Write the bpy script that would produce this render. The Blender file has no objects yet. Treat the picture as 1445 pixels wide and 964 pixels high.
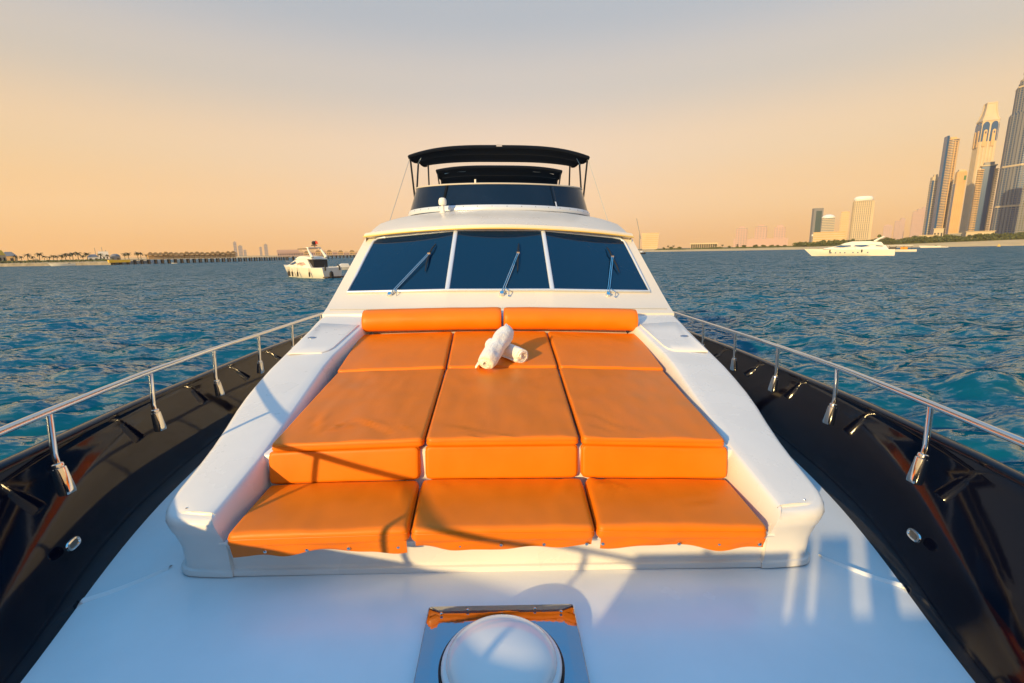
import bpy, math, random
import numpy as np
from mathutils import Vector, Matrix, noise
R = math.radians
S = bpy.context.scene
C = S.collection
random.seed(7)

# ------------------------------------------------------------------ camera
# boat frame: x to starboard of the picture, y towards the cabin, z up from the fore deck
HEEL = Matrix.Rotation(R(1.07), 4, 'Y') @ Matrix.Rotation(R(-0.47), 4, 'X')
FPX = 655.0
P, Y = R(10.55), R(1.49)
fw = Vector((math.sin(Y)*math.cos(P), math.cos(Y)*math.cos(P), -math.sin(P)))
rt = Vector((math.cos(Y), -math.sin(Y), 0))
up = rt.cross(fw)
cam = bpy.data.cameras.new('camera')
camo = bpy.data.objects.new('camera', cam); C.objects.link(camo)
m = Matrix((( rt.x, up.x, -fw.x, 0.0), (rt.y, up.y, -fw.y, 0.0), (rt.z, up.z, -fw.z, 1.6), (0, 0, 0, 1)))
camo.matrix_world = HEEL @ m
cam.sensor_width = 36; cam.lens = 36*FPX/1445; cam.clip_start = 0.05; cam.clip_end = 30000
S.camera = camo
CW = camo.matrix_world.copy()

# ------------------------------------------------------------------ sky and sun
SUN_AZ, SUN_EL = R(36), R(16.2)           # light travels towards +x,+y
L = Vector((math.sin(SUN_AZ)*math.cos(SUN_EL), math.cos(SUN_AZ)*math.cos(SUN_EL), -math.sin(SUN_EL)))
w = bpy.data.worlds.new("World"); S.world = w; w.use_nodes = True
nt = w.node_tree; nt.nodes.clear(); N = nt.nodes.new; K = nt.links.new
out = N('ShaderNodeOutputWorld'); bgn = N('ShaderNodeBackground'); bgn.inputs[1].default_value = 0.1
sky = N('ShaderNodeTexSky'); sky.sky_type = 'NISHITA'; sky.sun_disc = False
sky.sun_elevation = SUN_EL; sky.sun_rotation = math.pi + SUN_AZ
sky.air_density = 1.6; sky.dust_density = 3.0; sky.ozone_density = 2.0
tc = N('ShaderNodeTexCoord'); sep = N('ShaderNodeSeparateXYZ'); K(tc.outputs['Generated'], sep.inputs[0])
asn = N('ShaderNodeMath'); asn.operation = 'ARCSINE'; K(sep.outputs['Z'], asn.inputs[0])
mr = N('ShaderNodeMath'); mr.operation = 'DIVIDE'; mr.inputs[1].default_value = math.pi/2; mr.use_clamp = True
K(asn.outputs[0], mr.inputs[0])
ramp = N('ShaderNodeValToRGB'); K(mr.outputs[0], ramp.inputs[0])
ramp.color_ramp.interpolation = 'EASE'
stops = [(0.0, (0.80, 0.44, 0.19)), (0.06, (0.81, 0.525, 0.32)), (0.12, (0.74, 0.54, 0.39)), (0.20, (0.52, 0.465, 0.425)), (0.27, (0.375, 0.40, 0.44)),
         (0.33, (0.29, 0.36, 0.46)), (0.41, (0.12, 0.29, 0.55)), (0.50, (0.06, 0.31, 0.66)), (0.7, (0.06, 0.39, 0.82)), (1.0, (0.06, 0.41, 0.85))]
el = ramp.color_ramp.elements
el[0].position = 0; el[0].color = (*stops[0][1], 1); el[1].position = 1; el[1].color = (*stops[-1][1], 1)
for p_, c_ in stops[1:-1]:
    e = el.new(p_); e.color = (*c_, 1)
# the low sky goes gently deeper orange away from the boat's heading on both sides of the horizon
ay = N('ShaderNodeMath'); ay.operation = 'ABSOLUTE'; K(sep.outputs['X'], ay.inputs[0])
lo = N('ShaderNodeMapRange'); K(sep.outputs['Z'], lo.inputs[0]); lo.inputs[1].default_value = 0.36; lo.inputs[2].default_value = 0.0
mm = N('ShaderNodeMath'); mm.operation = 'MULTIPLY'; K(ay.outputs[0], mm.inputs[0]); K(lo.outputs[0], mm.inputs[1])
tint = N('ShaderNodeMixRGB'); tint.blend_type = 'MULTIPLY'; tint.inputs[2].default_value = (1.0, 0.80, 0.16, 1)
K(mm.outputs[0], tint.inputs[0]); K(ramp.outputs[0], tint.inputs[1])
sc = N('ShaderNodeMixRGB'); sc.blend_type = 'MULTIPLY'; sc.inputs[0].default_value = 1; sc.inputs[2].default_value = (9.2, 9.2, 9.2, 1)
K(tint.outputs[0], sc.inputs[1])
mx = N('ShaderNodeMixRGB'); mx.inputs[0].default_value = 0.12
K(sc.outputs[0], mx.inputs[1]); K(sky.outputs[0], mx.inputs[2])
K(mx.outputs[0], bgn.inputs[0]); K(bgn.outputs[0], out.inputs[0])
sun = bpy.data.lights.new('sun', 'SUN'); sun.energy = 4.1; sun.angle = R(0.6); sun.color = (1.0, 0.71, 0.32)
suno = bpy.data.objects.new('sun', sun); C.objects.link(suno)
suno.rotation_euler = L.to_track_quat('-Z', 'Y').to_euler()
vs = S.view_settings; vs.view_transform = 'Standard'; vs.look = 'None'; vs.gamma = 1; vs.exposure = 0.5; vs.use_curve_mapping = False
S.cycles.max_bounces = 6; S.cycles.volume_bounces = 1

# ------------------------------------------------------------------ helpers
def tag(o, label=None, cat=None, group=None, kind=None):
    if label: o['label'] = label
    if cat: o['category'] = cat
    if group: o['group'] = group
    if kind: o['kind'] = kind
    return o

def empty(name, loc=(0, 0, 0), rz=0, boat=False):
    o = bpy.data.objects.new(name, None); C.objects.link(o)
    mb = Matrix.Translation(loc) @ Matrix.Rotation(rz, 4, 'Z')
    o.matrix_basis = (HEEL @ mb) if boat else mb
    return o

def material(name, col, rough=0.5, metal=0.0, var=0.0, vscale=3.0, bump=0.0, bscale=40.0, spec=0.5, coat=0.0, rvar=0.0, emit=None, stretch=None):
    mt = bpy.data.materials.new(name); mt.use_nodes = True
    t = mt.node_tree; b = t.nodes['Principled BSDF']
    b.inputs['Base Color'].default_value = (*col, 1); b.inputs['Roughness'].default_value = rough
    b.inputs['Metallic'].default_value = metal; b.inputs['Specular IOR Level'].default_value = spec
    b.inputs['Coat Weight'].default_value = coat; b.inputs['Coat Roughness'].default_value = 0.03
    tcn = t.nodes.new('ShaderNodeTexCoord'); vec = tcn.outputs['Object']
    if stretch:
        mp = t.nodes.new('ShaderNodeMapping'); mp.inputs['Scale'].default_value = stretch
        t.links.new(vec, mp.inputs[0]); vec = mp.outputs[0]
    if var > 0 or rvar > 0:
        n = t.nodes.new('ShaderNodeTexNoise'); n.inputs['Scale'].default_value = vscale; n.inputs['Detail'].default_value = 6
        t.links.new(vec, n.inputs['Vector'])
        if var > 0:
            mrn = t.nodes.new('ShaderNodeMapRange'); mrn.inputs[1].default_value = 0.3; mrn.inputs[2].default_value = 0.7
            mrn.inputs[3].default_value = 1-var; mrn.inputs[4].default_value = 1+var*0.6
            t.links.new(n.outputs['Fac'], mrn.inputs[0])
            mu = t.nodes.new('ShaderNodeMixRGB'); mu.blend_type = 'MULTIPLY'; mu.inputs[0].default_value = 1
            mu.inputs[1].default_value = (*col, 1); t.links.new(mrn.outputs[0], mu.inputs[2]); t.links.new(mu.outputs[0], b.inputs['Base Color'])
        if rvar > 0:
            m2 = t.nodes.new('ShaderNodeMapRange'); m2.inputs[1].default_value = 0.3; m2.inputs[2].default_value = 0.7
            m2.inputs[3].default_value = max(0.0, rough-rvar); m2.inputs[4].default_value = rough+rvar
            t.links.new(n.outputs['Fac'], m2.inputs[0]); t.links.new(m2.outputs[0], b.inputs['Roughness'])
    if bump > 0:
        n = t.nodes.new('ShaderNodeTexNoise'); n.inputs['Scale'].default_value = bscale; n.inputs['Detail'].default_value = 4
        t.links.new(vec, n.inputs['Vector'])
        bp = t.nodes.new('ShaderNodeBump'); bp.inputs['Strength'].default_value = 1; bp.inputs['Distance'].default_value = bump
        t.links.new(n.outputs['Fac'], bp.inputs['Height']); t.links.new(bp.outputs[0], b.inputs['Normal'])
    return mt

M = {}
M['gel'] = material('gelcoat', (0.79, 0.76, 0.72), 0.30, var=0.05, vscale=2.2, rvar=0.08, bump=0.0004, bscale=260)
M['deck'] = material('deck_gelcoat', (0.83, 0.84, 0.84), 0.24, var=0.07, vscale=1.6, rvar=0.04, bump=0.0003, bscale=90)
M['cream'] = material('cream_gelcoat', (0.73, 0.67, 0.58), 0.32, var=0.04, vscale=1.5, rvar=0.08)
M['navy'] = material('navy_gelcoat', (0.0025, 0.0035, 0.010), 0.06, spec=0.25, bump=0.0006, bscale=4, rvar=0.015, vscale=5)
M['steel'] = material('stainless_steel', (0.78, 0.76, 0.72), 0.09, 1.0, rvar=0.05, vscale=12)
M['mirror'] = material('polished_steel', (0.44, 0.47, 0.52), 0.035, 1.0, bump=0.002, bscale=5)
M['alu'] = material('blue_white_trim', (0.62, 0.68, 0.78), 0.30, 0.25)
M['glass'] = material('tinted_window_glass', (0.003, 0.018, 0.056), 0.04, spec=0.6, rvar=0.01)
M['orange'] = material('orange_leatherette', (0.80, 0.190, 0.003), 0.42, var=0.06, vscale=5, bump=0.0006, bscale=420, rvar=0.07, spec=0.30)
M['canvas'] = material('navy_canvas', (0.004, 0.007, 0.015), 0.85, spec=0.15, bump=0.001, bscale=60, var=0.2)
M['fly'] = material('smoked_screen', (0.006, 0.011, 0.024), 0.16, rvar=0.05, vscale=3, var=0.2)
M['towel'] = material('white_terry', (0.86, 0.84, 0.81), 0.95, bump=0.010, bscale=90, spec=0.1)
M['black'] = material('black_rubber', (0.012, 0.012, 0.014), 0.5)
M['post'] = material('dark_canopy_tube', (0.03, 0.035, 0.045), 0.3, 0.5)
M['gold'] = material('yellowed_edge', (0.78, 0.55, 0.16), 0.4)
M['seam'] = material('sealant_joint', (0.42, 0.42, 0.40), 0.6)
M['dome'] = material('white_acrylic_dome', (0.78, 0.77, 0.75), 0.12, coat=0.5)
M['white'] = material('white_paint', (0.80, 0.78, 0.74), 0.35)
M['dark'] = material('dark_void', (0.015, 0.014, 0.014), 0.6)

class MB:
    def __init__(s): s.v = []; s.f = []; s.mi = []; s.cur = 0
    def face(s, *ix): s.f.append(tuple(ix)); s.mi.append(s.cur)
    def vert(s, p): s.v.append(tuple(p)); return len(s.v)-1
    def grid(s, rows, closed=False, flip=False):
        b = len(s.v); n = len(rows[0])
        for r in rows: s.v.extend(tuple(p) for p in r)
        for i in range(len(rows)-1):
            for j in range(n if closed else n-1):
                a, c = b+i*n+j, b+i*n+(j+1) % n
                q = (a, c, c+n, a+n)
                s.face(*(q[::-1] if flip else q))
        return b
    def box(s, c, d, rz=0.0, rot=None):
        x, y, z = d[0]/2, d[1]/2, d[2]/2; b = len(s.v)
        mt = rot if rot is not None else Matrix.Rotation(rz, 3, 'Z')
        for p in ((-x,-y,-z),(x,-y,-z),(x,y,-z),(-x,y,-z),(-x,-y,z),(x,-y,z),(x,y,z),(-x,y,z)):
            s.v.append(tuple(Vector(c)+mt @ Vector(p)))
        for q in ((0,3,2,1),(4,5,6,7),(0,1,5,4),(1,2,6,5),(2,3,7,6),(3,0,4,7)): s.face(*[b+i for i in q])
    def tube(s, pts, r, n=10, cap=True, closed=False):
        pts = [Vector(p) for p in pts]; rows = []
        prev = None; m_ = len(pts)
        for i, p in enumerate(pts):
            if closed: t = pts[(i+1) % m_]-pts[i-1]
            else: t = pts[min(i+1, m_-1)]-pts[max(i-1, 0)]
            t.normalize()
            if prev is None:
                a = t.cross(Vector((0, 0, 1)))
                if a.length < .1: a = t.cross(Vector((1, 0, 0)))
            else: a = prev-t*prev.dot(t)
            a.normalize(); prev = a; b_ = t.cross(a)
            rr = r[i] if isinstance(r, (list, tuple)) else r
            rows.append([p+(a*math.cos(k*2*math.pi/n)+b_*math.sin(k*2*math.pi/n))*rr for k in range(n)])
        if closed: rows.append(rows[0])
        b = s.grid(rows, True)
        if cap and not closed:
            s.face(*[b+k for k in range(n)][::-1]); e = b+(len(rows)-1)*n; s.face(*[e+k for k in range(n)])
    def lathe(s, prof, c=(0, 0, 0), n=32, rot=None):
        rows = []
        for r_, z in prof:
            row = []
            for k in range(n):
                p = Vector((r_*math.cos(k*2*math.pi/n), r_*math.sin(k*2*math.pi/n), z))
                if rot is not None: p = rot @ p
                row.append(p+Vector(c))
            rows.append(row)
        s.grid(rows, True)
    def prism(s, poly, z0, z1, top=None):
        b = len(s.v); n = len(poly); top = top or poly
        s.v.extend((p[0], p[1], z0) for p in poly); s.v.extend((p[0], p[1], z1) for p in top)
        for i in range(n): s.face(b+i, b+(i+1) % n, b+n+(i+1) % n, b+n+i)
        s.face(*[b+i for i in range(n)][::-1]); s.face(*[b+n+i for i in range(n)])
    def build(s, name, mats, parent=None, smooth=True, label=None, kind=None, angle=38, weld=False):
        me = bpy.data.meshes.new(name); me.from_pydata(s.v, [], s.f)
        if not isinstance(mats, (list, tuple)): mats = [mats]
        for m_ in mats: me.materials.append(m_)
        if len(mats) > 1: me.polygons.foreach_set('material_index', s.mi)
        import bmesh
        bm = bmesh.new(); bm.from_mesh(me)
        if weld: bmesh.ops.remove_doubles(bm, verts=bm.verts, dist=1e-5)
        bmesh.ops.recalc_face_normals(bm, faces=bm.faces)
        if smooth:
            for f in bm.faces: f.smooth = True
            for e in bm.edges:
                if len(e.link_faces) == 2 and e.calc_face_angle(0) > R(angle): e.smooth = False
        bm.to_mesh(me); bm.free()
        o = bpy.data.objects.new(name, me); C.objects.link(o)
        if parent is not None: o.parent = parent
        return tag(o, label, kind=kind)

def boatobj(o, loc=(0, 0, 0)):
    o.matrix_basis = HEEL @ Matrix.Translation(loc); return o

def link_copy(o, parent):
    c = o.copy(); C.objects.link(c); c.parent = parent; return c

def ip(x, xs, ys): return float(np.interp(x, xs, ys))

# ================================================================== THE YACHT
yacht = empty('motor_yacht', (0, 0, 0), boat=True)
tag(yacht, 'large white and navy motor yacht seen from its own foredeck, under black canopies', 'motor yacht')

# --- plan of the deck edge / cap rail (half breadths)
EY = [-3.6,-3.3,-3.0,-2.4,-1.6,-0.8,0.0,0.8,1.3,1.55,1.92,2.23,2.58,2.97,3.6,4.5,6,8,15]
EX = [0.0,0.20,0.38,0.66,0.97,1.22,1.45,1.65,1.76,1.82,1.97,2.08,2.18,2.275,2.38,2.49,2.60,2.66,2.60]
CY = [-4.2,-3.9,-3.4,-2.6,-1.8,-1.0,0.0,0.8,1.4,2.1,2.4,3.2,4.14,5.16,6.1,8,15]
CX = [0.0,0.30,0.62,1.05,1.38,1.64,1.93,2.12,2.235,2.345,2.40,2.55,2.66,2.75,2.80,2.84,2.80]
def edge(y): return ip(y, EY, EX)
def capx(y): return ip(y, CY, CX)
def capz(y): return ip(y, [-4.2, -2, -1, 0, 1, 2.1, 3.2, 4.1, 5.2, 6.1, 9, 15], [1.20, 1.06, 0.93, 0.72, 0.605, 0.61, 0.57, 0.53, 0.50, 0.47, 0.42, 0.40])
def smooth_curve(f, y, h=0.13):
    return sum(f(y+k*h)*math.exp(-(k/2.6)**2/2) for k in range(-6, 7))/sum(math.exp(-(k/2.6)**2/2) for k in range(-6, 7))
ys = [-3.45+0.15*i for i in range(0, 122)]
deck_mb = MB()
rows = []
for y in ys:
    e = max(0.02, smooth_curve(edge, y))
    rows.append([(e*k/12, y, -0.012*(k/12)**2) for k in range(-12, 13)])
deck_mb.grid(rows)
deck_mb.build('foredeck', M['deck'], yacht)

BF = [(q_**1.25, q_) for q_ in [k_*.9/14 for k_ in range(15)]]+[(0.893, 0.918), (0.97, 0.985), (1.0, 1.0)]
for sgn in (-1, 1):
    b = MB(); rows = []
    for y in ys:
        e, c, z = smooth_curve(edge, y), smooth_curve(capx, y), capz(y)
        e = max(e, 0.02); c = max(c, 0.05)
        rows.append([(sgn*(e+(c-e)*fx), y-0.0*fx, z*fz-0.012*(1-fz)) for fx, fz in BF])
    b.grid(rows)
    b.build('bulwark', M['navy'], yacht, angle=60)
    b = MB(); rows = []
    for y in ys:
        c, z = max(0.05, smooth_curve(capx, y)), capz(y)
        rows.append([(sgn*(c+dx), y, z+dz) for dx, dz in ((-.012,-.012),(-.012,.006),(0,.016),(.03,.02),(.06,.016),(.072,.004),(.072,-.02),(.055,-.03))])
    b.grid(rows); b.build('cap_rail', M['navy'], yacht, angle=70)
    b = MB(); rows = []
    for y in ys:
        c, z = max(0.05, smooth_curve(capx, y)), capz(y)
        bow = max(0, min(1, (y+3.5)/6))
        rows.append([(sgn*(c+.055), y, z-.03), (sgn*(c*(.93+.05*bow)+.04), y, z-.7), (sgn*c*(.8+.14*bow), y, z-1.5), (sgn*c*(.55+.3*bow), y, -3.1)])
    b.grid(rows); b.build('hull_side', M['navy'], yacht)

# chrome deck drains in the bulwark
for sgn, yy in ((-1, 2.085), (1, 2.046)):
    d = MB()
    x0 = smooth_curve(edge, yy); c0 = smooth_curve(capx, yy); xx = x0+(c0-x0)*0.165+0.0
    nrm = Vector((-sgn, 0.22, 0.28)).normalized()
    ax = Vector((sgn*0.24, 1, 0.0)).normalized(); ay_ = nrm.cross(ax)
    c_ = Vector((sgn*(xx-.002), yy, 0.225))
    def oval(rx, ry, h, n=28):
        o_ = []
        for k in range(n):
            a = k*2*math.pi/n; u_, v_ = math.cos(a), math.sin(a)
            o_.append(c_+ax*(rx*abs(u_)**.7*math.copysign(1, u_))+ay_*(ry*abs(v_)**.8*math.copysign(1, v_))+nrm*h)
        return o_
    d.grid([oval(.047,.025,0), oval(.045,.023,.007), oval(.036,.0155,.009), oval(.033,.013,.003)], True)
    dr = d.build('deck_drain', M['steel'], yacht)
    d = MB(); o1 = oval(.033,.013,.0035); b0 = len(d.v); d.v.extend(tuple(p) for p in o1); d.face(*range(b0, b0+len(o1)))
    d.build('drain_grille', material('drain_inner', (0.25,0.22,0.18), 0.3, 0.8), dr)

# --- guard rails
RY = [-4.3,-4.0,-3.4,-2.4,-1.2,0,1.0,1.65,2.2,3.1,4.03,4.9,5.9,7.1,9,14]
RX = [0.0,0.25,0.58,1.02,1.42,1.73,1.93,2.06,2.2,2.385,2.51,2.56,2.62,2.67,2.71,2.70]
RZ = [1.45,1.42,1.34,1.22,1.08,0.97,0.90,0.87,0.85,0.82,0.79,0.77,0.75,0.73,0.71,0.70]
def railp(y, s): return Vector((s*(ip(y-.15,RY,RX)+ip(y,RY,RX)*2+ip(y+.15,RY,RX))/4, y, ip(y, RY, RZ)))
for s in (-1, 1):
    rail = MB(); rail.tube([railp(-4.2+.2*i, s) for i in range(0, 90)], 0.0185, 14)
    ro = rail.build('guard_rail', M['steel'], yacht)
    for y in (-3.3,-2.4,-1.5,-0.6,0.35,1.29,2.22,3.14,4.05,4.92,5.85,6.9,8.0,9.1,10.2,11.3):
        t = railp(y, s); cz = capz(y)
        low = Vector((t.x+s*.012, y, cz+.005))
        e_, c_ = smooth_curve(edge, y), smooth_curve(capx, y)
        fx = e_+(c_-e_)*0.56
        foot = Vector((s*(fx-.062), y-.01, cz*0.70))
        st = MB(); k1 = low+(foot-low)*.12
        st.tube([t, low+(t-low)*.12, low+(t-low)*.04, k1, low+(foot-low)*.3], 0.0142, 12)
        so = st.build('stanchion', M['steel'], ro)
        # clamp bracket lying just off the bulwark face
        br = MB(); d_ = (foot-low).normalized(); side = Vector((0, 1, 0)); nn = d_.cross(side).normalized()
        if nn.x*s > 0: nn = -nn     # inboard
        A_ = low+(foot-low)*.16; B_ = foot
        rows = []
        for q, hw, hh in ((0,.0,.0),(0,.016,.015),(.02,.021,.02),(.10,.022,.021),(.11,.019,.018),(.14,.019,.018),(.16,.027,.024),(.9,.030,.033),(1.0,.029,.030),(1.03,.021,.019),(1.03,0,0)):
            p = A_+(B_-A_)*q; row = []
            for k in range(16):
                a = k*2*math.pi/16; cu, su = math.cos(a), math.sin(a)
                row.append(p+side*hw*math.copysign(abs(cu)**.6, cu)+nn*hh*math.copysign(abs(su)**.6, su))
            rows.append(row)
        br.grid(rows, True); br.build('stanchion_bracket', M['steel'], ro, angle=50)

# --- coaming arms on both sides of the sunpad
ZY = [2.0,2.3,2.6,3.,3.4,3.85,4.4,4.9,5.3,6.5]; ZZ = [.325,.39,.46,.53,.60,.68,.77,.85,.93,1.1]
def armz(y): return (ip(y-.15, ZY, ZZ)+2*ip(y, ZY, ZZ)+ip(y+.15, ZY, ZZ))/4
OUT = [(2.03,5.4),(2.02,5.1),(2.0,4.83),(1.975,4.4),(1.955,4.1),(1.94,3.85),(1.915,3.6),(1.885,3.36),(1.845,3.14),(1.795,2.92),(1.752,2.70),(1.732,2.55),(1.722,2.42),(1.716,2.32),(1.708,2.25),(1.69,2.195),(1.665,2.155),(1.63,2.125),(1.585,2.108),(1.52,2.10),(1.41,2.092)]
def innx(y): return ip(y, [2.0,2.09,2.61,4.0,4.9,5.5], [1.412,1.41,1.388,1.50,1.455,1.45])
SK = {}
for s in (-1, 1):
    outer = [Vector((s*a, b_, 0)) for a, b_ in OUT]; n = len(outer)
    inner = [Vector((s*innx(max(p.y, 2.092)), max(p.y, 2.092)-.0, 0)) for p in outer]
    # crowd the last inner points near the tip
    for i in range(14, n): inner[i].y = 2.092+ (n-1-i)*0.012; inner[i].x = s*innx(inner[i].y)
    def offs(path, d, sg):
        res = []
        for i, p in enumerate(path):
            t = path[min(i+1, len(path)-1)]-path[max(i-1, 0)]; nrm = Vector((t.y, -t.x, 0)).normalized()*sg
            res.append(p+nrm*d)
        return res
    so_ = 1 if (Vector((s, 0, 0)).dot(Vector((outer[5].y-outer[4].y, -(outer[5].x-outer[4].x), 0))) > 0) else -1
    prof = [(-.030,('a',.0)),(-.030,('a',.020)),(-.034,('a',.027)),(-.046,('a',.031)),(-.052,('a',.042)),(-.044,('a',.14)),(-.018,('r',.66)),(-.006,('r',.72)),(.006,('t',-.05)),(.003,('t',-.030)),(-.006,('t',-.014)),(-.02,('t',-.004)),(-.04,('t',0.0))]
    rows = []
    for d_, (mode, q) in prof:
        oo = offs(outer, d_, so_); row = []
        for i, p in enumerate(oo):
            zt = armz(outer[i].y)-.012
            z = q if mode == 'a' else (zt*q if mode == 'r' else zt+q)
            if mode == 'r': z = max(z, .145)
            row.append((p.x, p.y, z))
        iz = {0:-.055,1:-.055,2:-.055,3:-.05,4:-.045,5:-.04,6:-.03,7:-.03,8:-.02,9:-.012,10:-.006,11:.004,12:.014}
        k = len(rows); irow = []
        for i in range(n-1, -1, -1):
            p = inner[i]; ztop = armz(p.y); xi = abs(p.x)+iz[k]*1.0
            y_ = p.y - (offs(outer, d_, so_)[-1].y-outer[-1].y)*0  # keep
            if i >= n-3: y_ = p.y+(oo[-1].y-outer[-1].y)
            z = q if mode == 'a' else (max(.145, ztop*q) if mode == 'r' else ztop+q)
            irow.append((s*xi, y_, z))
        rows.append(row+irow)
    b = MB(); base = b.grid(rows, True)
    top = rows[-1]; to, ti = top[:n], top[n:][::-1]
    cols = []
    for k in range(7):
        f = k/6; cols.append([tuple(Vector(to[i]).lerp(Vector(ti[i]), f)+Vector((0, 0, .006*math.sin(f*math.pi)))) for i in range(n)])
    b.grid(cols)
    arm = b.build('sunpad_coaming', M['gel'], yacht, weld=True, angle=35)
    # moulded locker lid with flush latch
    lid = MB(); A1 = [(1.905, 4.12), (1.61, 4.14), (1.565, 4.19), (1.545, 4.26), (1.505, 4.93), (1.93, 5.0)]
    pl = [(s*a, b_, armz(b_)) for a, b_ in A1]
    lo_, hi_ = [], []
    cx, cy = sum(p[0] for p in pl)/6, sum(p[1] for p in pl)/6
    rws = []
    for sc_, dz in ((1.0, -.004), (1.0, .006), (.985, .010), (.5, .0115)):
        rws.append([(cx+(p[0]-cx)*sc_, cy+(p[1]-cy)*sc_, armz(cy+(p[1]-cy)*sc_)+dz+.003) for p in pl])
    b0 = lid.grid(rws, True); lid.face(*[b0+18+k for k in range(6)])
    lo2 = lid.build('locker_lid', M['gel'], arm)
    la = MB(); zc = armz(4.52)+.0135; rws = []
    for rx, h in ((.042,0),(.040,.005),(.030,.007),(.028,.004),(.001,.004)):
        rws.append([(s*1.84+rx*math.cos(a), 4.52+rx*.62*math.sin(a), zc+h+rx*.62*math.sin(a)*.16) for a in [k*2*math.pi/20 for k in range(20)]])
    la.grid(rws, True); la.build('latch', M['mirror'], arm)
    # self-tapping screws at the tip
    sw = MB(); sw.lathe([(.006,0),(.005,.003),(0.0005,.004)], (s*1.57, 2.17, armz(2.17)-.006), 10); sw.build('screw', M['steel'], arm)

# --- sunpad base: seat box, riser, sloping platform
def camber(x): return 0.03*(1-(x/1.4)**2)
sb = MB(); xs = [-1.40+2.8*k/20 for k in range(21)]
secs = [(2.125, .0),(2.125,.020),(2.129,.027),(2.141,.031),(2.147,.042),(2.139,.14),(2.120,.175),(2.108,.19),(2.12,.197),(2.565,.20),(2.580,.21),(2.585,.43),(2.592,.445),(2.60,.45),(3.85,.555),(4.87,.70),(5.05,.76),(5.13,.90),(5.15,.94),(5.2,.955)]
def fy(x): return 0.0
sb.grid([[(x, y+(0.006 if i < 8 else 0), z+(camber(x) if i > 7 else 0)) for x in xs] for i, (y, z) in enumerate(secs)])
base = sb.build('sunpad_base', M['gel'], yacht, angle=30)

# deck mould lines running outboard from the base corners
for s in (-1, 1):
    ln = MB(); rows = []
    for k in range(9):
        f = k/8; x = s*(1.73+(2.08-1.73)*f); y = 2.22-.26*f-.05*math.sin(f*3.1)
        x = s*min(abs(x), smooth_curve(edge, y)-.01)
        rows.append([(x, y-.022, .0-.011), (x, y-.007, .004), (x, y+.004, .0045), (x, y+.016, -.011)])
    ln.grid(rows); ln.build('deck_moulding', M['deck'], yacht, angle=80)

# --- unseen panels and posts added to shade the foredeck, across the bow, behind the camera (their gaps let strips of sun on to the deck)
bs = MB(); gaps = [(-.785,-.735),(-.675,-.625),(-.46,-.36),(-.24,-.10)]
edges_ = [-1.60]+[v for g in gaps for v in g]+[1.25]
for k in range(0, len(edges_), 2): bs.box(((edges_[k]+edges_[k+1])/2, -1.0, .57), (edges_[k+1]-edges_[k], .02, 1.12))
for g in gaps: bs.box((sum(g)/2, -1.0, .47), (g[1]-g[0], .018, .92))
bs.build('added_shade_panels', M['canvas'], yacht, smooth=False)
for x in (-1.25, 0.0, 1.25):
    b = MB(); b.tube([(x, -1.03, 0), (x, -1.03, 1.16)], .016, 8); b.build('added_shade_post', M['steel'], yacht)

# --- hatch in the foredeck
hf = MB()
def sqr(cx, cy, h, z, rc, n=6, hy=None):
    hy = hy or h; pts = []
    for qx, qy, a0 in ((1,1,0),(-1,1,90),(-1,-1,180),(1,-1,270)):
        for k in range(n+1):
            a = R(a0+90*k/n); pts.append((cx+qx*(h-rc)+rc*math.cos(a), cy+qy*(hy-rc)+rc*math.sin(a), z))
    return pts
hc = (0.0, 1.535)
rr_ = [sqr(*hc,.334,.0,.014), sqr(*hc,.330,.026,.012), sqr(*hc,.326,.0298,.012), sqr(*hc,.275,.0372,.02), sqr(*hc,.272,.0374,.02)]
hf.grid(rr_, True)
ring = sqr(*hc,.272,.0374,.02); nr = len(ring); circ = []
for p in ring:
    a = math.atan2(p[1]-hc[1], p[0]-hc[0]); circ.append((hc[0]+.243*math.cos(a), hc[1]+.243*math.sin(a), .0374))
mid = [tuple((Vector(a)+Vector(b_))/2) for a, b_ in zip(ring, circ)]
low_ = [(p[0], p[1], .02) for p in circ]
hf.grid([ring, mid, circ, low_], True)
hatch = hf.build('deck_hatch', M['mirror'], yacht, weld=True, angle=25)
g_ = MB(); g_.lathe([(.243,.03),(.243,.046),(.238,.052),(.233,.049),(.233,.04)], (hc[0], hc[1], 0), 64); g_.build('hatch_gasket', M['black'], hatch)
g_ = MB(); g_.lathe([(.2325,.045),(.2325,.058),(.228,.064),(.222,.067),(.213,.069)]+[(.213*math.cos(R(a)), .069+.070*math.sin(R(a))) for a in range(6, 90, 6)]+[(.0008,.139)], (hc[0], hc[1], 0), 64)
g_.build('hatch_dome', M['dome'], hatch)
for (dx, dy) in ((.265,.265),(-.265,.265),(.15,.285),(-.15,.285)):
    g_ = MB(); g_.lathe([(.007,.046),(.006,.049),(.0005,.050)], (hc[0]+dx, hc[1]+dy, 0), 10); g_.build('screw', M['steel'], hatch)

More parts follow.
